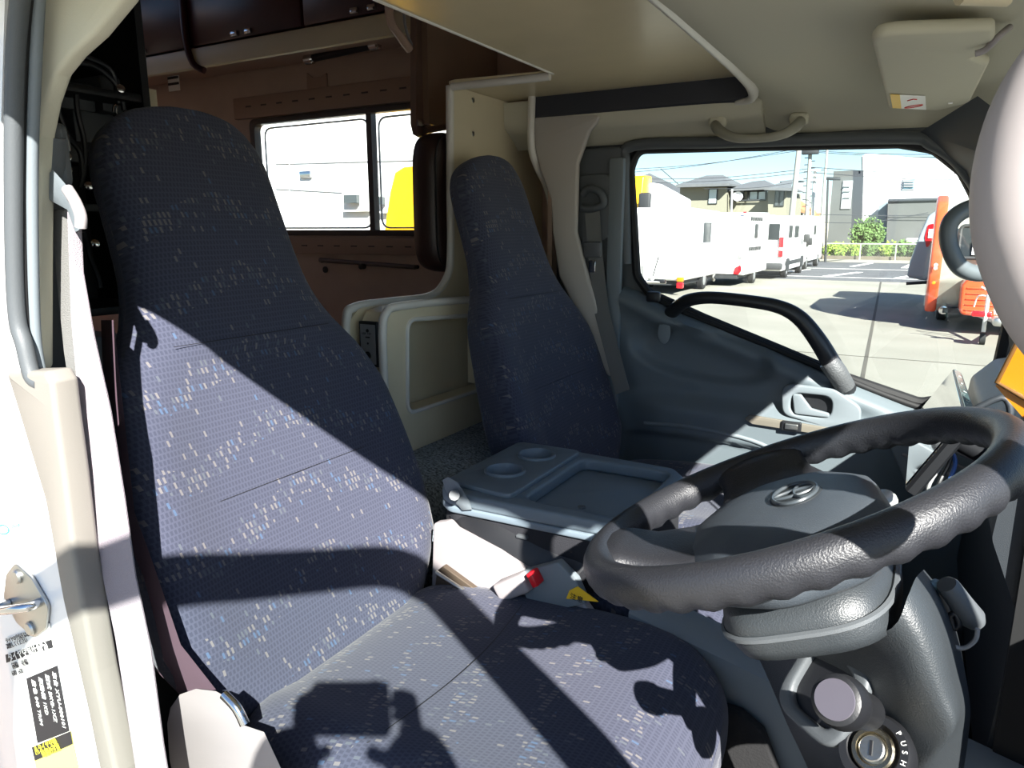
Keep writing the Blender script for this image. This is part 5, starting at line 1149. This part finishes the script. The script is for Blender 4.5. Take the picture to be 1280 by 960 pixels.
# ------------------------------------------------------------ poles and wires
PC=mat('concrete_pole','#9C9A92',.85,var=.08,vscale=2); WIRE=mat('power_cable','#3A3D42',.7)
def pole(name,label,top,bot,Y,r,m=PC):
    a_=at(*top,Y=Y); b_=at(*bot,Y=Y); b_=Vector((b_.x,b_.y,G)); p=thing(name,label,'pole',b_)
    tube('shaft',[a_,b_],[r*.8,r*1.1],m,p,n=3,seg=12); return p,a_,b_
p1,a1,b1_=pole('utility_pole','leaning concrete utility pole beside the beige house, tallest and thickest',(1001,165),(982,345),48,.17)
p2,a2,b2_=pole('lattice_pole','utility pole with climbing brackets and a transformer head, between two plain ones',(1014,168),(1004,345),52,.14)
box('transformer_crossarm',at(1013,190,Y=51.8),(1.0,.5,.28),VDK,p2,bev=.03)
for k in range(26):
    z_=a2.z-1.0-k*.22; tt=(a2.z-z_)/(a2.z-b2_.z); c_=a2+(b2_-a2)*tt; box('climbing_bracket',c_+Vector((.20 if k%2 else -.20,-.02,0)),(.24,.08,.05),VDK,p2)
p3,a3,b3_=pole('utility_pole','slender white topped pole with small insulators right of the lattice pole',(1019,212),(1010,345),50,.11,mat('pale_pole','#C3C3BE',.7))
for v_ in (213,219,225): box('insulator',at(1020,v_,Y=49.8),(.5,.1,.1),PAPER,p3,bev=.02)
p4,a4,b4_=pole('utility_pole','thin plain pole left of the grey tower wall',(1034,186),(1021,345),53,.09)
p5,a5,b5_=pole('lamp_pole','thin dark pole carrying a long street lamp arm by the grey tower',(1035,224),(1030,345),49,.07,VDK)
tube('lamp_arm',[at(1033,223,Y=49),at(1050,223.5,Y=49)],.09,VDK,p5,n=1); box('lamp_head',at(1044,224,Y=49),(.6,.2,.12),VDK,p5,bev=.03)
p6,a6,b6_=pole('side_pole','short street lamp bracket pole standing just right of the leaning pole',(994,226),(990,345),55,.05,PC)
box('lamp_head',at(999,227,Y=55),(.6,.2,.1),VDK,p6,bev=.02)
wires=[((760,213),(1001,188),54),((760,218),(1013,183),54),((800,224),(1019,210),54),((800,229),(1035,212),56),((1013,190),(1300,193),54),((1001,188),(1300,188),54),((1013,209),(1300,214),50),((1019,216),(1300,222),50),((880,236),(1020,224),58),((1020,268),(1300,258),47),((1022,278),(1160,266),47)]
pl_=thing('overhead_power_lines','thin dark power cables strung across the sky between the utility poles','power line',b2_)
for i,(a_,b_,Y_) in enumerate(wires):
    p0,p9=at(*a_,Y=Y_),at(*b_,Y=Y_); pm=(p0+p9)/2+Vector((0,0,-.25))
    tube('power_cable',[p0,pm,p9],.022,WIRE,pl_,n=6,seg=5)
# ------------------------------------------------------------ fence, hedge, shrubs
fe=thing('mesh_fence','white mesh fence with round rails along the far kerb','fence',(2,50,G))
FW=mat('fence_white','#B4B4AE',.5)
zt_=at(1100,305,Y=50).z; zb_=at(1100,327,Y=50).z
for z_ in (zt_,zb_+.06): tube('rail',[(-5.6,50,z_),(12,50,z_)],.035,FW,fe,n=1,seg=8)
x=-5.5
while x<12: tube('post',[(x,50,G),(x,50,zt_)],.035,FW,fe,n=1,seg=8); x+=1.95
vs_=[];fs=[]
def qw(a_,b_,w=.006):
    d=(b_-a_).normalized(); n2=Vector((-d.z,0,d.x))*w; i=len(vs_); vs_.extend([a_+n2,a_-n2,b_-n2,b_+n2]); fs.append((i,i+1,i+2,i+3))
H_=zt_-zb_-.06
x=-5.5
while x<12:
    qw(Vector((x,50,zb_+.06)),Vector((x+H_,50,zt_))); qw(Vector((x+H_,50.004,zb_+.06)),Vector((x,50.004,zt_))); x+=.14
o=frompy('wire_mesh',vs_,fs,mat('mesh_wire','#6E7068',.5,.3),fe); o['kind']='stuff'
kb=boxlim('kerb',-60,40,49.5,49.9,G,G+.16,mat('kerb_concrete','#8B887D',.9)); setp(kb,kind='structure')
bd_=boxlim('planting_bank',-60,40,50.3,56.5,G,G+.35,mat('dry_soil','#7A7060',1,var=.2,vscale=2)); setp(bd_,kind='structure')
LEAF=[mat('leaf_bright','#7F9A38',.7),mat('leaf_mid','#55703A',.7),mat('leaf_dark','#3A5532',.7)]
def shrub(name,label,c,rx,ry,rz,n,m,seed,stem=False,group=None):
    rnd=random.Random(seed); t=thing(name,label,'shrub',(c[0],c[1],G+.35),0,group); vs_=[];fs=[]
    for _ in range(n):
        u=rnd.random()*2*PI; w=rnd.uniform(-1,1); r=rnd.random()**.35*(1+.25*math.sin(3*u+seed)+.15*math.sin(7*u))
        p=Vector((c[0]+rx*r*math.cos(u)*math.sqrt(1-w*w),c[1]+ry*r*math.sin(u)*math.sqrt(1-w*w),c[2]+rz*r*w)); 
        if p.z<G+.3: p.z=G+.3+rnd.random()*.2
        d=Vector((rnd.gauss(0,1),rnd.gauss(0,1),rnd.gauss(.3,1))).normalized(); e_=d.orthogonal().normalized()*.05; L_=rnd.uniform(.10,.2)
        i=len(vs_); vs_+=[p-e_,p+d*L_*.5-e_*1.4,p+d*L_,p+e_]; fs.append((i,i+1,i+2,i+3))
    o=frompy('foliage',vs_,fs,m,t); o['kind']='stuff'
    for k in range(4): tube('branch',[(c[0]+.1*k-.15,c[1],G+.3),(c[0]+rx*.5*math.cos(k*1.7),c[1]+.2,c[2]+rz*.5)],.025,mat('bark','#4A3D2F',.9),t,n=1,seg=6)
q=at(1085,292,Y=53); shrub('leafy_shrub','tall bushy green shrub before the white building wall',(q.x,53,q.z-.1),.95,.8,.95,2300,LEAF[1],3)
for k,(u,v_,rx,m_,lb) in enumerate(((1046,313,.72,0,'bright yellow-green low hedge bush at the end of the fence by the tower'),(1068,314,.58,0,'small pale green bush behind the fence beside the bright hedge bush'),(1088,312,.58,1,'mid green bush behind the fence below the tall shrub'),(1112,313,.58,0,'yellow-green bush behind the fence under the low grey wall'),(1130,312,.58,1,'dark green bush behind the fence beside the grey caravan'),(1152,312,.58,2,'deep green bush behind the fence hidden partly by the grey caravan'))):
    q=at(u,v_,Y=51.6); shrub('hedge_bush',lb,(q.x,51.6,q.z),rx,.6,.45,1100,LEAF[m_],k+11,group='bushes behind the mesh fence')
# ------------------------------------------------------------ seen through the living area window
nc=thing('neighbour_caravan','large white caravan side close beyond the living area window','caravan',(-6,5.2,G))
YN=5.0
plate('side_wall',[fillet([(-12,-1.5),(-3.3,-1.5),(-3.2,.2),(-3.3,1.25),(-12,1.25)],[.1,.1,.4,.3,.1])],2.0,(0,YN+1.0,0),(1,0,0),(0,0,1),VW,nc,bev=.05)
for a_,b_ in (((345,236),(470,243)),((345,205),(520,200))): tube('panel_seam',[at(*a_,Y=YN-.005),at(*b_,Y=YN-.005)],.006,SEAMM,nc,n=1)
tube('panel_seam',[at(362,160,Y=YN-.005),at(362,282,Y=YN-.005)],.006,SEAMM,nc,n=1)
w_=bwin('window',427,234,460,264,YN,DARKW,nc,PAPER,th=.04); bwin('window',470,236,492,266,YN,DARKW,nc,PAPER,th=.04)
box('door_lock',at(382,218,Y=YN-.02),(.14,.03,.06),CHROME,nc,bev=.01)
for x_ in (-5,-9): wheel(nc,x_,YN+.2,.32)
yc=thing('yellow_vehicle','bright yellow rounded vehicle body beyond the right pane of the living window','vehicle',(-3.0,4.0,G))
P_=[at(u,v_,Y=3.9) for u,v_ in [(478,330),(482,280),(488,240),(494,216),(505,209),(535,206),(560,215),(566,330)]]
loft('yellow_body',[[Vector((p.x*s_+(1-s_)*P_[4].x*0,3.9+d_,p.z)) for p in P_] for s_,d_ in ((1,0),(1.0,.6))],YPAINT,yc,ang=30)
box('yellow_lower_body',(-3.1,4.2,-1.0),(.95,.6,1.6),YPAINT,yc,bev=.08)
for x_ in (-3.45,-2.8): wheel(yc,x_,3.95,.30,.16)
# wall of lock-up behind (closes the horizon to the rear)
wl_=thing('storage_shed','long pale storage shed far behind the neighbouring caravans','shed',(-52,62,G))
boxlim('shed_wall',-75,-38,60,68,G,2.0,BW,wl_); boxlim('shed_roof',-75.5,-37.5,59.5,68.5,2.0,2.3,ROOFG,wl_)
# ================================================================= PHOTOGRAPHER (behind the lens; throws the shadow on the cushion)

SKIN=mat('skin','#B98A6C',.55); SHIRT=mat('blue_shirt','#3E5A86',.85,bump=.2,bscale=400); TROUS=mat('dark_trousers','#2A2C33',.85,bump=.2,bscale=400); SHOE=mat('black_shoe','#15151A',.5); HAIR=mat('black_hair','#14110F',.6)
pn=thing('person','person in a blue shirt and dark trousers raising a small camera with both hands','person',(.26,-.52,G))
pb=Vector((.26,-.52,0))
def bp(a,b,z): return pb+_rt*a+_fh*b+Vector((0,0,z))
def skin(name,chains,m,parent,sub=2):
    """chains: list of lists of (point, radius); a chain may start at an existing point"""
    bm=bmesh.new(); L=bm.verts.layers.skin.verify(); idx={}; first=True
    def vget(p,r):
        nonlocal first
        k=tuple(round(c,4) for c in p)
        if k not in idx:
            v=bm.verts.new(p); v[L].radius=(r,r); v[L].use_root=first; first=False; idx[k]=v
        return idx[k]
    for ch in chains:
        pv_=None
        for p,r in ch:
            v=vget(p,r)
            if pv_ is not None and pv_!=v and not bm.edges.get((pv_,v)): bm.edges.new((pv_,v))
            pv_=v
    me=bpy.data.meshes.new(name); bm.to_mesh(me); bm.free()
    t=bpy.data.objects.new('t',me); C.objects.link(t); md=t.modifiers.new('s','SKIN'); md.use_smooth_shade=True; ms_=t.modifiers.new('u','SUBSURF'); ms_.levels=sub; ms_.render_levels=sub
    dg=bpy.context.evaluated_depsgraph_get(); me2=bpy.data.meshes.new_from_object(t.evaluated_get(dg)); bpy.data.objects.remove(t)
    me2.name=name; me2.materials.clear(); smooth(me2,180); return link(name,me2,m,parent)
pel,wai,che,nec,hea=bp(0,0,-.98),bp(0,.01,-.82),bp(0,.02,-.60),bp(0,.04,-.40),bp(0,.07,-.29)
body=[[(pel,.13),(wai,.12),(che,.14),(bp(0,.03,-.47),.09),(nec,.055),(bp(0,.055,-.345),.06),(hea,.088),(bp(0,.06,-.21),.085),(bp(0,.05,-.15),.045)]]
hands=[]
for s_ in (-1,1):
    hip=bp(s_*.10,0,-1.03); body.append([(pel,.13),(hip,.095),(bp(s_*.12,.02,-1.42),.062),(bp(s_*.13,0,-1.78),.042),(bp(s_*.13,.10,-1.86),.036)])
    sh=bp(s_*.17,.02,-.47); el=bp(s_*.25,.22,-.40); wr=_rt*(s_*.088+.01)+_fh*-.085+Vector((0,0,-.075)); pa=_rt*(s_*.066+.006)+_fh*-.065+Vector((0,0,-.02))
    body.append([(bp(0,.03,-.47),.09),(sh,.058),((sh+el)/2,.045),(el,.038),((el+wr)/2,.050),(wr,.044),(pa+Vector((0,0,.016)),.046)])
    hands.append((s_,wr,pa))
skin('body',body,SKIN,pn)
for s_,wr,pa in hands:
    ch=[]
    for k,(dz,ln) in enumerate(((.026,.030),(.010,.034),(-.006,.032),(-.021,.026))):
        a0=pa+_rt*(s_*.010)+_fh*.012+Vector((0,0,dz)); a1=a0+_fh*ln*.9; a2=a1+_rt*(-s_*ln*.6)+_fh*.010; a3=a2+_rt*(-s_*ln*.5)
        skin('finger',[[(a0,.0095),(a1,.009),(a2,.0085),(a3,.007)]],SKIN,pn,1)
    t0=pa+_fh*-.012+Vector((0,0,-.01)); skin('thumb',[[(t0,.011),(t0+_rt*(-s_*.025)+_fh*-.012,.010),(t0+_rt*(-s_*.045)+_fh*-.006+Vector((0,0,.008)),.009)]],SKIN,pn,1)
# face
fr_=_fh
skin('nose',[[(hea+_fh*.085+Vector((0,0,.02)),.010),(hea+_fh*.103+Vector((0,0,-.008)),.014)]],SKIN,pn,1)
for s_ in (-1,1):
    lathe('eye',[(0,-.006),(.011,-.002),(.012,.002),(.006,.007),(0,.008)],hea+_fh*.084+_rt*s_*.032+Vector((0,0,.03)),_fh,PAPER,pn,seg=14)
    lathe('pupil',[(0,.006),(.005,.0075),(.003,.0092),(0,.0095)],hea+_fh*.084+_rt*s_*.032+Vector((0,0,.03)),_fh,INK,pn,seg=12)
    skin('ear',[[(hea+_rt*s_*.086+Vector((0,0,.035)),.011),(hea+_rt*s_*.092+_fh*-.01+Vector((0,0,.01)),.013),(hea+_rt*s_*.086+Vector((0,0,-.02)),.008)]],SKIN,pn,1)
tube('mouth',[hea+_fh*.084+_rt*x_+Vector((0,0,-.045)) for x_ in (-.024,0,.024)],.005,mat('lips','#8F5A4C',.5),pn,n=3)
skin('hair',[[(hea+_fh*-.02+Vector((0,0,.02)),.088),(bp(0,.045,-.205),.094),(bp(0,.05,-.165),.07)]],HAIR,pn)
skin('shirt',[[(wai+Vector((0,0,-.08)),.145),(wai,.14),(che,.158),(bp(0,.03,-.48),.10)]]+[[(bp(0,.03,-.48),.10),(bp(s_*.17,.02,-.47),.072),((bp(s_*.17,.02,-.47)+bp(s_*.25,.22,-.40))/2,.060),(bp(s_*.25,.22,-.40),.050),(((bp(s_*.25,.22,-.40)+w_)/2),.066)] for s_,w_,_p in hands],SHIRT,pn)
skin('trousers',[[(wai+Vector((0,0,-.07)),.145),(pel,.150)]]+[[(pel,.150),(bp(s_*.10,0,-1.05),.112),(bp(s_*.12,.02,-1.42),.078),(bp(s_*.13,0,-1.76),.062)] for s_ in (-1,1)],TROUS,pn)
for s_ in (-1,1): skin('shoe',[[(bp(s_*.13,-.03,-1.855),.045),(bp(s_*.13,.06,-1.86),.042),(bp(s_*.135,.17,-1.868),.034)]],SHOE,pn)
cmr=thing('compact_camera','small black compact camera held up by the person','camera',(0,0,-.03))
vd=_F.copy(); Rc=Matrix(((_rt.x,vd.x,_U.x,0),(_rt.y,vd.y,_U.y,0),(_rt.z,vd.z,_U.z,0),(0,0,0,1)))
box('camera_body',vd*-.052,(.108,.030,.064),BLACK,cmr,rot=Rc,bev=.006,seg=3)
lathe('lens_barrel',[(.016,0),(.022,0),(.023,.012),(.021,.013),(.020,.024),(.015,.025),(.014,.016)],vd*-.038,vd,BLACK,cmr,seg=28)
box('shutter_button',vd*-.052+_U*.034+_rt*.035,(.012,.012,.005),CHROME,cmr,rot=Rc,bev=.002)
